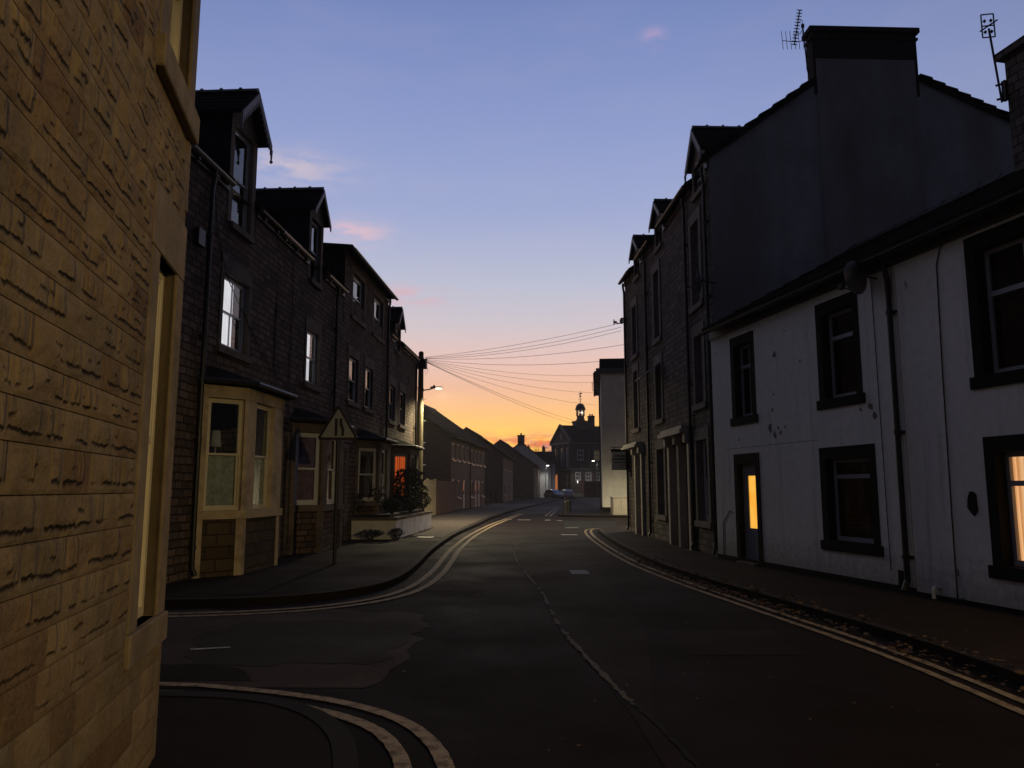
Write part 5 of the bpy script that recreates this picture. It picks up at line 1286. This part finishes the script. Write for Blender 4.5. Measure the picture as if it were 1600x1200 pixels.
# ------------------------------------------------------------------ cars
def car(label, loc, rz, paint, L=4.2):
    t = thing('parked_car', label, 'car', loc, rz, 'cars parked at the far end of the street')
    # stations: x, floor z, belt z, roof z, half width low, half width belt, half width roof
    st = [(-2.05, .42, .78, .80, .62, .66, .55), (-1.98, .30, .88, .92, .80, .80, .60), (-1.75, .22, .94, 1.20, .85, .85, .60), (-1.45, .20, .95, 1.42, .87, .86, .62), (-.9, .20, .95, 1.49, .88, .87, .64),
          (0, .20, .94, 1.50, .88, .88, .65), (.5, .20, .93, 1.42, .88, .87, .64), (1.05, .20, .92, 1.08, .87, .85, .62), (1.3, .20, .90, .93, .86, .84, .62), (1.8, .24, .80, .84, .80, .78, .58), (2.05, .36, .62, .68, .62, .62, .45)]
    rings = []
    for (x, zf, zb, zr, wl, wb, wr) in st:
        half = [(0, zf), (wl * .8, zf), (wl, zf + .12), (wl + .01, (zf + zb) / 2), (wb, zb), (wr + (wb - wr) * .15 if zr > zb + .15 else wb * .96, zb + (zr - zb) * .55), (wr, zr - .03), (wr * .7, zr), (0, zr + .012)]
        ring = [(x, y, z) for y, z in half] + [(x, -y, z) for y, z in half[1:-1][::-1]]
        rings.append(ring)
    b = MB(); n = len(rings[0])
    for i in range(len(rings) - 1):
        for k in range(n): k2 = (k + 1) % n; b.quad(rings[i][k], rings[i][k2], rings[i + 1][k2], rings[i + 1][k])
    b.quad(*rings[0][::-1]); b.quad(*rings[-1])
    bo = b.build('body', paint, t, smooth=True)
    def sect(x):
        for i in range(len(st) - 1):
            if st[i][0] <= x <= st[i + 1][0]:
                f = (x - st[i][0]) / (st[i + 1][0] - st[i][0]); return [a + (c - a) * f for a, c in zip(st[i], st[i + 1])]
    g = MB()
    for sg in (-1, 1):
        for (xa, xb) in ((-1.5, -.82), (-.76, .1), (.16, .85)):
            A, B = sect(xa), sect(xb)
            def pt(s, f): return (s[0], sg * (s[5] + (s[6] - s[5]) * f + .014), s[2] + (s[3] - s[2]) * f)
            g.quad(pt(A, .08), pt(B, .08), pt(B, .88 if xb < .8 else .6), pt(A, .88 if xa > -1.4 else .7))
    for (xa, xb, o_) in ((1.12, .42, .02), (-1.93, -1.5, -.02)):
        A, B = sect(xa), sect(xb); za = A[3] + .02; zb = B[3] + .0
        g.quad((xa + o_, -A[6] * .95, za), (xa + o_, A[6] * .95, za), (xb + o_, B[6] * .92, zb - .03), (xb + o_, -B[6] * .92, zb - .03))
    g.build('windows', MT['glass_dark'], t)
    for x in (-1.28, 1.28):
        for sg in (-1, 1):
            w = MB()
            for i in range(18):
                a, c2 = 2 * math.pi * i / 18, 2 * math.pi * (i + 1) / 18
                for (r0, y0, r1, y1) in ((.31, .70, .31, .89), (.31, .89, .27, .90), (.27, .90, .2, .885), (.31, .70, 0.01, .70)):
                    w.quad((x + r0 * math.cos(a), sg * y0, .31 + r0 * math.sin(a)), (x + r0 * math.cos(c2), sg * y0, .31 + r0 * math.sin(c2)), (x + r1 * math.cos(c2), sg * y1, .31 + r1 * math.sin(c2)), (x + r1 * math.cos(a), sg * y1, .31 + r1 * math.sin(a)))
            wo = w.build('wheel', MT['blackmetal'], t)
            w = MB()
            for i in range(5):
                a = 2 * math.pi * i / 5; w.tube([(x, sg * .885, .31), (x + .19 * math.cos(a), sg * .89, .31 + .19 * math.sin(a))], .025, 5)
            w.build('rim', MT['metal'], wo)
    for sg in (-1, 1):
        l = MB(); l.bbox(1.86, 2.0, sg * .6 - .14, sg * .6 + .14, .60, .74, .03); l.build('headlight', MT['glass_row'] if 0 else MT['whiteframe'], t)
        l = MB(); l.bbox(-2.04, -1.94, sg * .66 - .09, sg * .66 + .09, .70, .95, .02); l.build('tail_light', MT['gatered'], t)
        l = MB(); l.bbox(.72, .92, sg * .93 - .07, sg * .93 + .07, .93, 1.06, .03); l.build('door_mirror', paint, t)
    pl = MB(); pl.box(-2.075, -2.055, -.26, .26, .45, .56); pl.box(2.055, 2.075, -.26, .26, .38, .49); pl.build('number_plate', MT['white_line'], t)
    return t
MT['glass_dark'] = m_plain('dark_car_glass', (.01, .012, .014), .05, 0, 5, 0)
MT['silver'] = m_plain('silver_car_paint', (.75, .76, .78), .25, .03, 5, 0, metal=.5)
MT['grey_car'] = m_plain('grey_car_paint', (.45, .46, .48), .25, .03, 5, 0, metal=.5)
car('silver parked car, right of the pair, at the far end of the street', (9.1, 130.5, .02), R(100), MT['silver'])
car('grey parked car, left of the pair, by the far lit lamp', (6.9, 127.5, .02), R(-62), MT['grey_car'])

# ------------------------------------------------------------------ right side: white rendered building
h = thing('white_building', 'tall white rendered building with dark roof beyond the side road on the right', 'building', (5.78, 49.6, 0), R(-6.2))
w = MB(); w.quad((0, 0, .45), (8, 0, .45), (8, 0, 9.05), (0, 0, 9.05))
MS = Matrix.Translation((0, 12, 0)) @ Matrix.Rotation(R(-90), 4, 'Z'); w.M = MS
so = [(8.6, 9.6, 6.0, 7.6), (8.6, 9.6, 3.3, 4.9), (4, 5, 6, 7.6), (4, 5, 3.3, 4.9), (6, 7, .1, 2.3)]
wall(w, 0, 12, .45, 9.05, so, rev=.12); w.M = None
w.quad((8, 0, .1), (8, 12, .1), (8, 12, 9.05), (8, 0, 9.05)); w.quad((8, 12, .1), (0, 12, .1), (0, 12, 9.05), (8, 12, 9.05))
w.build('wall', MT['cream'], h)
p = MB(); p.box(-.02, 8, -.02, 12, .08, .448); p.build('plinth', MT['blackpaint'], h)
for o in so[:4]: window(h, o[0] + .002, o[1] - .002, o[2] + .002, o[3] - .002, y=.05, gm='glass_row', t=.08, M=MS)
r = MB(); r.box(-.42, 8, -.12, 12, 9.05, 9.22); r.prism([(-.3, -.06), (8, -.06), (8, 12), (-.3, 12)], 9.22, 9.42); r.build('eaves', MT['lead'], h)
r = MB(); r.box(-.02, 8, .1, 11.9, 9.42, 10.0); r.box(-.06, 8.04, .05, 11.95, 10.0, 10.06); r.build('roof', MT['slate'], h)
g = MB(); g.tube([(-.42, -.15, 9.05), (-.42, 12, 9.05)], .07, 8); g.tube([(-.42, .3, 9.0), (-.3, .3, 8.6), (-.1, .3, 8.3), (-.1, .3, .3)], .05, 8); g.build('downpipe', MT['gutter'], h)
g = MB(); g.tube([(-.1, 2, 8.2), (-.55, 2, 8.2), (-.55, 2, 8.8)], .02, 5); g.build('aerial', MT['blackmetal'], h)
g = MB(); g.box(.55, .75, -.03, -.002, 3.3, 3.9); g.build('vent', MT['lead'], h)
t = thing('utility_cabinet', 'cream box-like cabinet standing against the white building', 'cabinet', (5.82, 44.9, .1), R(2))
b = MB(); b.bbox(0, .98, 0, .8, 0, .98, .02); b.build('cabinet_body', MT['cabinet'], t)
b = MB(); b.bbox(-.04, 1.02, -.04, .84, .982, 1.05, .02); b.build('cabinet_lid', MT['cabinet'], t)
b = MB(); b.bbox(.05, .48, -.015, -.001, .08, .92, .006); b.bbox(.50, .93, -.015, -.001, .08, .92, .006); b.build('cabinet_door', MT['cabinet'], t)

# ------------------------------------------------------------------ right dark terrace
TD = (math.sin(R(-2.1)), math.cos(R(-2.1))); T0 = (4.6, 17.2); TA = math.atan2(-TD[1], -TD[0])
def terr(s0, label): return thing('terraced_house', label, 'house', (T0[0] + TD[0] * s0, T0[1] + TD[1] * s0, 0), TA, 'tall dark stone terraced houses on the right')
TP = [(-.18, 9.24), (3.7, 12.08), (7.55, 10.28)]; TPi = [(0, 9.3), (3.7, 12.0), (7.46, 10.26)]; TS_ = (12.08 - 9.24) / 3.88
def tw(h, a, b, z0, z1, gm='glass_row', kind='sash', fm='greyframe', cur=None, cw=.5, y=.15, lintel=.28):
    i = surround(h, a, b, z0, z1, .17, MT['terrdress'], lintel=lintel, sill=.14, proud=.03, depth=.24)
    return window(h, i[0] + .002, i[1] - .002, i[2] + .005, i[3] - .002, y=y, gm=gm, kind=kind, fm=fm, curtain=cur, cw=cw, t=.06)
def terr_house(s_far, s_near, label, wc, dc, dz, dcx, gable=False, doorm='darkcurt', ww=1.25, upw=((3.5, 5.6), (5.95, 8.45)), far_gable=False, gw=True):
    h = terr(s_far, label); X = lambda s: s_far - s; L = s_far - s_near
    wa, wb = X(wc + ww / 2), X(wc - ww / 2); da, db = X(dc + .5), X(dc - .5)
    ops = [(wa + .1, wb - .1, z0, z1) for z0, z1 in upw] + ([(wa, wb, .7, 3.05)] if gw else []) + [(da, db, .1, 2.95)]
    dops = [(X(dcx + .4), X(dcx - .4), 8.8, 9.3)]
    shell(h, MT['terrstone'], 0, L, 7.46, 0, TPi, ops + dops, rev=.24, left_m=None, right_m=MT['gable'] if gable else None)
    for z0, z1 in upw: tw(h, wa + .1, wb - .1, z0, z1)
    if gw: tw(h, wa, wb, .7, 3.05, cur='palecurt' if gable else None, cw=.6, fm='whiteframe' if gable else 'greyframe')
    # doorway with pilasters
    door(h, da + .06, db - .06, .1, 2.9, MT[doorm], y=.16, fm='doorcase', fan=.45)
    pl = MB()
    for q in (da, db): pl.box(q - .11, q + .06 if q == da else q + .11, -.1, .1, .1, 2.75) if q == da else pl.box(q - .06, q + .11, -.1, .1, .1, 2.75)
    for q in (da - .03, db + .03): pl.bbox(q - .11, q + .11, -.2, -.0, 2.75, 3.0, .02)
    pl.build('door_pilaster', MT['doorcase'], h)
    dormer(h, X(dcx), 1.17, 8.78, 9.72, dz, TS_, 9.24, MT['terrdress'], ov=.12, fwd=.13, sur='terrdress', fm='greyframe', scallop=gable, kind='top' if gable else 'plain')
    slab_roof(h, 0 if not far_gable else -.12, L + (.004 if gable else 0), TP, cuts=[(X(dcx + .59), X(dcx - .59))])
    gutter(h, 0, X(dcx + .62), 9.2, y=-.2); gutter(h, X(dcx - .62), L, 9.2, y=-.2)
    return h, X
h1, X1 = terr_house(3.27, -.12, 'nearest house of the dark right terrace, with the big grey rendered gable wall', 1.22, 2.72, 10.4, .74, gable=True, doorm='terrdress')
chimney(h1, X1(.2), X1(-.14), 2.6, 5.15, 10.9, 12.62, MT['soot'], pots=0, cap=.07)
cp = MB(); cp.box(X1(-.122), X1(-.165), 2.66, 5.06, .1, 11.80); cp.build('chimney_breast', MT['breast'], h1)
for (ya, za, yb, zb) in ((-.18, 9.24, 2.595, 11.27), (7.55, 10.28, 5.155, 11.405)):
    vg = MB(); vg.xprism([(ya, za + .02), (yb, zb + .02), (yb, zb - .12), (ya, za - .12)], X1(-.122), X1(-.19)); n_ = 8
    for k in range(n_):
        a, b_ = k / n_, (k + 1) / n_; pa = (ya + (yb - ya) * a, za + (zb - za) * a); pb = (ya + (yb - ya) * b_, za + (zb - za) * b_)
        vg.xprism([(pa[0], pa[1] + .022), (pa[0], pa[1] + .085), (pb[0], pb[1] + .035), (pb[0], pb[1] + .022)], X1(-.1), X1(-.21))
    vg.build('roof_verge', MT['slate'], h1)
cp = MB()
for yy in (3.0, 4.75): cp.lathe([(.2, 12.62), (.2, 12.66), (.16, 12.72), (0, 12.74)], X1(.18), yy, 14)
cp.build('chimney_cap', MT['lead'], h1)
downpipe(h1, X1(.18), .1, 9.15); downpipe(h1, X1(2.0), .1, 9.15)
# TV aerial on the chimney
a = MB(); bx_, by_ = X1(-.08), 2.5
a.tube([(bx_, by_ - .02, 11.5), (bx_, by_ - .08, 12.72)], .018, 6); a.lathe([(0, 12.62), (.04, 12.64), (.04, 12.72), (0, 12.74)], bx_, by_ - .08, 8)
for zz in (11.6, 11.95): a.tube([(bx_, by_ - .04, zz), (bx_ - .2, by_ + .12, zz)], .014, 5)
a.tube([(bx_ + .06, by_ - .62, 12.25), (bx_, by_ - .25, 12.26), (bx_ - .06, by_ + .16, 12.38)], .009, 5)
for k in range(8): q = k / 7; a.tube([(bx_ + .06 - .12 * q, by_ - .61 + .76 * q, 12.02 + .1 * q), (bx_ + .05 - .12 * q, by_ - .63 + .76 * q, 12.50 + .1 * q)], .007, 4)
p0, p1 = Vector((bx_ + .12, by_ - .36, 12.12)), Vector((bx_ - .16, by_ - .06, 13.2)); a.tube([p0, p1], .014, 5)
for k in range(12):
    q = p0.lerp(p1, k / 11); a.tube([q + Vector((-.02, -.06, .02)), q + Vector((.02, .06, -.02))], .012, 4); a.tube([q + Vector((-.05, -.0, .02)), q + Vector((.05, .0, -.02))], .01, 4)
a.tube([p0.lerp(p1, .35), Vector((bx_, by_ - .16, 12.46)), Vector((bx_, by_ - .08, 12.62))], .009, 5); a.tube([p0.lerp(p1, .62), Vector((bx_, by_ - .09, 12.84)), Vector((bx_, by_ - .08, 12.70))], .009, 5)
a.build('aerial', MT['blackmetal'], h1)
h2, X2 = terr_house(6.98, 3.28, 'middle house of the dark right terrace, with a tilted open first-floor window', 5.55, 3.75, 10.2, 5.05, doorm='darkred')
downpipe(h2, X2(6.9), .1, 9.15)
hd = MB(); hd.box(X2(4.55), X2(3.30), -.32, -.0, 3.0, 3.1); hd.box(X2(4.5), X2(3.30), -.26, -.0, 3.1, 3.2); hd.build('door_hood', MT['doorcase'], h2)
hd = MB(); hd.box(0.01, X1(2.1), -.32, -.0, 3.0, 3.1); hd.box(.01, X1(2.15), -.26, -.0, 3.1, 3.2); hd.build('door_hood', MT['doorcase'], h1)
# open casement sash tilting out
oc = MB(Matrix.Translation((X2(5.55), -.05, 5.3)) @ Matrix.Rotation(R(-52), 4, 'X'))
oc.box(-.40, -.34, -.02, .02, -.75, 0); oc.box(.34, .40, -.02, .02, -.75, 0); oc.box(-.34, .34, -.02, .02, -.06, 0); oc.box(-.34, .34, -.02, .02, -.75, -.69); ow = oc.build('open_sash', MT['whiteframe'], h2)
oc = MB(Matrix.Translation((X2(5.55), -.05, 5.3)) @ Matrix.Rotation(R(-52), 4, 'X')); oc.box(-.34, .34, -.004, .004, -.69, -.06); oc.build('pane', MT['glass_sky'], ow)
h3, X3 = terr_house(10.7, 7.0, 'farthest house of the dark right terrace, beside the projecting sign', 9.0, 8.55, 10.2, 8.35, far_gable=True, upw=((3.5, 5.9), (6.05, 8.2)), gw=False, doorm='terrdress')
downpipe(h3, X3(10.55), .1, 9.15)
hd = MB(); hd.box(X3(10.5), X3(8.0), -.3, -.0, 2.98, 3.06); hd.box(X3(10.45), X3(8.05), -.24, 0, 3.06, 3.14); hd.build('door_hood', MT['doorcase'], h3)
br = MB(); br.tube([(X3(10.6), 0, 7.7), (X3(10.6), -.3, 7.65), (X3(10.6), -.45, 7.7)], .02, 6); br.tube([(X3(10.6), -.45, 7.6), (X3(10.6), -.45, 7.8)], .02, 6); br.build('cable_bracket', MT['blackmetal'], h3)

def dish(label, loc, rz, r=.32, arm=.35):
    t = thing('satellite_dish', label, 'satellite dish', loc, rz)
    d = MB(); n = 20
    for i in range(6):
        r0, r1 = r * i / 6, r * (i + 1) / 6; f = lambda q: -.22 * (q ** 2) / r
        for k in range(n):
            a, b = 2 * math.pi * k / n, 2 * math.pi * (k + 1) / n
            P = [(r0 * math.cos(a), f(r0), r0 * math.sin(a)), (r0 * math.cos(b), f(r0), r0 * math.sin(b)), (r1 * math.cos(b), f(r1), r1 * math.sin(b)), (r1 * math.cos(a), f(r1), r1 * math.sin(a))]
            for q in (P, [(x, y + .012, z) for x, y, z in P][::-1]):
                d.quad(*(q if i else (q[0], q[2], q[3]) if q is P else (q[1], q[0], q[3])))
    for k in range(n):
        a, b = 2 * math.pi * k / n, 2 * math.pi * (k + 1) / n; d.quad((r * math.cos(a), -.22 * r, r * math.sin(a)), (r * math.cos(b), -.22 * r, r * math.sin(b)), (r * math.cos(b), -.22 * r + .012, r * math.sin(b)), (r * math.cos(a), -.22 * r + .012, r * math.sin(a)))
    d.build('dish', MT['metal'], t)
    b = MB(); b.tube([(0, .01, 0), (0, .12, -.02), (0, arm, -.1)], .02, 6); b.tube([(0, .0, -r * .95), (0, -.3, -.1)], .012, 6); b.bbox(-.04, .04, -.36, -.27, -.13, -.05, .01); b.build('dish_arm', MT['blackmetal'], t)
    return t
dish('satellite dish on the dark terrace beside the gable corner', (4.28, 16.95, 6.28), R(-115), .26)
dish('small dark dish at the far upper corner of the right terrace', (4.1, 28.0, 7.8), R(-60), .12)
t = thing('projecting_sign', 'grey rectangular sign board with faint lettering projecting from the dark terrace', 'sign', (T0[0] + TD[0] * 10.75, T0[1] + TD[1] * 10.75, 2.28), R(2))
b = MB(); b.bbox(-.62, .10, -.03, .03, 0, .74, .008); b.build('sign_board', m_plain('faded_green_sign', (.72, .73, .68), .6, .1, 5, .05), t)
b = MB(); b.box(-.63, .1, -.036, -.031, .66, .75); b.box(-.62, -.60, -.036, -.031, 0, .66); b.box(-.6, .1, -.036, -.031, 0, .02); b.build('sign_frame', MT['blackpaint'], t)
for (z, x0, x1, hh) in ((.48, -.5, -.06, .045), (.37, -.56, 0.02, .045), (.26, -.5, -.02, .03)):
    b = MB(); x = x0; rr = random.Random(int(z * 100))
    while x < x1: ww = rr.uniform(.02, .05); b.box(x, min(x + ww, x1), -.036, -.0305, z, z + hh); x += ww + .012
    b.build('sign_lettering', MT['blackpaint'], t)
b = MB(); b.tube([(.1, 0, .82), (-.6, 0, .82)], .015, 6); b.tube([(-.5, 0, .82), (-.5, 0, .74)], .01, 5); b.tube([(.0, 0, .82), (.0, 0, .74)], .01, 5); b.tube([(.12, 0, .82), (.12, 0, -.1)], .02, 6); b.build('sign_bracket', MT['blackmetal'], t)

# ------------------------------------------------------------------ right: white cottages
CD = (-.20575, .9786); C0 = (6.12, 9.49); CA = math.atan2(-CD[1], -CD[0])
def cot(s0, label): return thing('white_cottage', label, 'house', (C0[0] + CD[0] * s0, C0[1] + CD[1] * s0, 0), CA, 'white cottages with black window surrounds')
CP = [(-.22, 5.16), (3.2, 7.05), (6.6, 5.16)]; CPi = [(0, 5.2), (3.2, 6.95), (6.4, 5.2)]
def cwin(h, a, b, z0, z1, kind='top', fm='greyframe', gm='glass_row', cur=None, cw=1, bars=0, ratio=.68, w=.16, mull=0, frame_y=.15):
    i = surround(h, a, b, z0, z1, w, MT['blackpaint'], proud=.006, lintel=.2, sill=.16, depth=.26, sill_proj=.035)
    return window(h, i[0] + .002, i[1] - .002, i[2] + .004, i[3] - .002, y=frame_y, kind=kind, fm=fm, gm=gm, curtain=cur, cw=cw, t=.06, bars=bars, ratio=ratio, mull=mull)
S1 = 7.82; h = cot(S1, 'farther white cottage with an amber-lit door glass and four black-surrounded openings'); X = lambda s: S1 - s
wins = [(X(6.94), X(5.94), 2.92, 4.8), (X(3.82), X(2.66), 2.95, 4.8), (X(3.92), X(2.46), .58, 2.3)]
dr = (X(6.94), X(5.92), .1, 2.32)
shell(h, MT['cottage'], 0, X(1.78), 6.4, 0, CPi, wins + [dr], rev=.26)
cwin(h, *wins[0], cur='darkred', cw=1, bars=2, fm='greyframe')
cwin(h, *wins[1], cur=None)
cwin(h, *wins[2], cur=None, ratio=.76, fm='greyframe')
i = surround(h, *dr, .15, MT['blackpaint'], lintel=.2, sill=0, depth=.26)
d = door(h, i[0] + .002, i[1] - .002, .1, i[3] - .002, MT['greyframe'], y=.12, glaze=MT['lit_door'], fl=.36, fr=.90, fm='greyframe', gw=.62)
sp = MB(); sp.box(i[0], i[1], -.12, .2, .08, .14); sp.build('door_step', MT['terrdress'], h)
slab_roof(h, .02, X(1.78), CP); gutter(h, 0, X(1.78), 5.08, y=-.26, brackets=False)
downpipe(h, X(1.86), .1, 5.05)
x = MB(); x.box(.0, X(1.78), -.012, -.001, 0.0, .2); x.build('plinth', MT['blackpaint'], h)
x = MB(); x.bbox(X(2.12), X(1.93), -.012, -.001, .12, .42, .003); x.build('vent', MT['blackpaint'], h)
x = MB(); x.tube([(X(7.55), -.01, .2), (X(7.5), -.012, .9), (X(7.2), -.012, 1.15), (X(7.05), -.012, 1.1)], .008, 5); x.build('wall_cable', MT['gutter'], h)
x = MB(); x.tube([(X(2.3), -.01, 4.9), (X(2.27), -.01, .4)], .006, 5); x.build('wall_cable', MT['gutter'], h)
rc = random.Random(5)
for (sx, zz, r_) in [(5.2, 4.15, .05), (4.35, 3.9, .025), (5.35, 3.1, .03), (5.45, 2.78, .07), (5.3, 2.62, .05), (5.18, 2.74, .03), (5.1, 2.66, .035), (4.95, 2.75, .02), (2.5, 2.88, .05), (2.75, 2.86, .02), (6.7, 2.62, .02), (2.42, 2.72, .045), (5.3, 3.4, .025)]:
    x = MB(); x.yprism([(X(sx) + r_ * math.cos(R(k * 45)) * rc.uniform(.5, 1.4), zz + r_ * 1.2 * math.sin(R(k * 45)) * rc.uniform(.5, 1.5)) for k in range(8)], -.006, -.001); x.build('render_chip', MT['terrdress'], h)
x = MB(); px_ = None
for k in range(40):
    q = (X(7.3) + (X(3.95) - X(7.3)) * k / 39, -.003, 2.44 + .015 * noise.noise(Vector((k * .9, 3, 0))));
    if px_: x.quad(px_, q, (q[0], q[1], q[2] + .008), (px_[0], px_[1], px_[2] + .008))
    px_ = q
x.build('wall_crack', MT['gutter'], h)
dish('round dark dish under the eaves between the white cottages', (C0[0] + CD[0] * 2.15 - .30, C0[1] + CD[1] * 2.15 - .02, 4.86), R(-150), .27, .3)

S2 = 1.775; h = cot(S2, 'nearer white cottage at the right edge, with a peach-lit curtained window'); X = lambda s: S2 - s
wins = [(X(.43), X(-1.15), 2.88, 4.9), (X(.38), X(-1.2), .49, 2.26)]
w2 = [(X(-3.2), X(-4.6), 2.88, 4.9), (X(-3.2), X(-4.6), .49, 2.26), (X(-1.9), X(-2.9), .1, 2.3)]
shell(h, MT['cottage'], 0.01, X(-6.2), 6.4, 0, CPi, wins + w2, rev=.26)
cwin(h, *wins[0], cur='darkcurt', cw=1, ratio=.62, mull=2)
cwin(h, *wins[1], cur='lit_curtain', cw=1, ratio=.70, mull=2, gm='glass')
for o in w2[:2]: cwin(h, *o, cur='darkcurt', cw=1, ratio=.62, mull=2)
surround(h, *w2[2], .15, MT['blackpaint'], lintel=.2, sill=0, depth=.26); door(h, w2[2][0] + .152, w2[2][1] - .152, .1, 2.098, MT['greyframe'], y=.12, fm='greyframe')
slab_roof(h, .012, X(-6.3), CP); gutter(h, 0.01, X(-6.3), 5.08, y=-.26, brackets=False)
x = MB(); x.box(.012, X(-6.2), -.012, -.001, 0.0, .16); x.build('plinth', MT['blackpaint'], h)
x = MB(); x.tube([(X(.72), -.012, 5.0), (X(.84), -.012, 4.9), (X(.92), -.012, 4.7), (X(.96), -.012, 3.2), (X(.99), -.012, 1.2), (X(1.0), -.012, .15)], .009, 5); x.build('wall_cable', MT['gutter'], h)
x = MB(); x.tube([(X(1.32), 0, .26), (X(1.32), -.08, .27), (X(1.32), -.10, .24), (X(1.32), -.10, .12)], .025, 8); x.build('waste_pipe', MT['whiteframe'], h)
x = MB(); x.yprism([(X(.62) + .07 * math.cos(R(k * 40)) * (1 + .2 * (k % 3)), 1.42 + .15 * math.sin(R(k * 40)) * (1 + .15 * (k % 2))) for k in range(9)], -.014, -.001); x.build('missing_render_patch', MT['blackpaint'], h); x = MB(); x.yprism([(X(.98) + .03 * math.cos(R(k * 60)), .5 + .05 * math.sin(R(k * 60))) for k in range(6)], -.014, -.001); x.build('missing_render_patch', MT['terrdress'], h)
chimney(h, X(2.03), X(.9), 2.6, 3.8, 6.0, 8.85, MT['terrstone'], pots=0, cap=.1, band=False)
hp = MB(); A_, B_ = X(2.03) - .1, X(.9) + .1; mx_ = (A_ + B_) / 2
hp.quad((A_, 2.5, 8.85), (B_, 2.5, 8.85), (mx_ + .3, 3.0, 9.2), (mx_ - .3, 3.0, 9.2)); hp.quad((B_, 2.5, 8.85), (B_, 3.9, 8.85), (mx_ + .3, 3.4, 9.2), (mx_ + .3, 3.0, 9.2)); hp.quad((B_, 3.9, 8.85), (A_, 3.9, 8.85), (mx_ - .3, 3.4, 9.2), (mx_ + .3, 3.4, 9.2)); hp.quad((A_, 3.9, 8.85), (A_, 2.5, 8.85), (mx_ - .3, 3.0, 9.2), (mx_ - .3, 3.4, 9.2)); hp.quad((mx_ - .3, 3.0, 9.2), (mx_ + .3, 3.0, 9.2), (mx_ + .3, 3.4, 9.2), (mx_ - .3, 3.4, 9.2))
hp.build('chimney_flaunching', MT['lead'], h)
for k in (-.17, .17):
    hp = MB(); hp.lathe([(.13, 9.15), (.11, 9.5), (.16, 9.53), (.16, 9.58), (.12, 9.6), (.12, 9.95), (.07, 9.95)], mx_ + k, 3.2, 12); hp.build('chimney_pot', MT['gatered'], h)
a = MB(); ax, ay = X(2.03), 2.6
for zz in (8.05, 8.3): a.tube([(ax + .02, ay - .02, zz), (ax - .1, ay - .12, zz)], .02, 5)
a.box(ax - .05, ax + .02, ay - .06, ay + .0, 8.0, 8.35)
a.tube([(ax - .04, ay - .08, 7.98), (ax - .13, ay - .12, 9.35)], .018, 6)
cx_, cy_, zt = ax - .14, ay - .12, 9.2
for (u0, u1, v0, v1) in ((-.09, .09, 0, 0), (-.09, .09, .42, .42), (-.09, -.09, 0, .42), (.09, .09, 0, .42), (-.09, .09, .21, .21)): a.tube([(cx_ + u0 * .4, cy_ + u0, zt + v0), (cx_ + u1 * .4, cy_ + u1, zt + v1)], .012, 5)
for k in range(4): a.lathe([(0, zt + .06 + (k // 2) * .2), (.03, zt + .1 + (k // 2) * .2), (0, zt + .14 + (k // 2) * .2)], cx_ + (-.02 if k % 2 else .02), cy_ + (-.045 if k % 2 else .045), 6)
a.tube([(cx_ - .05, cy_ - .12, zt + .12), (cx_ + .06, cy_ + .14, zt + .3)], .014, 5)
a.build('aerial', MT['blackmetal'], h)

# ------------------------------------------------------------------ haze
hz = MB(); hz.box(-60, 60, -50, 190, -1.05, 23)
hm = bpy.data.materials.new('evening_haze'); hm.use_nodes = True; hn = hm.node_tree; hn.nodes.clear()
ho = hn.nodes.new('ShaderNodeOutputMaterial'); pv = hn.nodes.new('ShaderNodeVolumePrincipled')
pv.inputs['Color'].default_value = (.90, .85, .80, 1); pv.inputs['Density'].default_value = .0007; pv.inputs['Anisotropy'].default_value = .3
hn.links.new(pv.outputs[0], ho.inputs['Volume'])
tag(hz.build('haze', hm), kind='stuff')
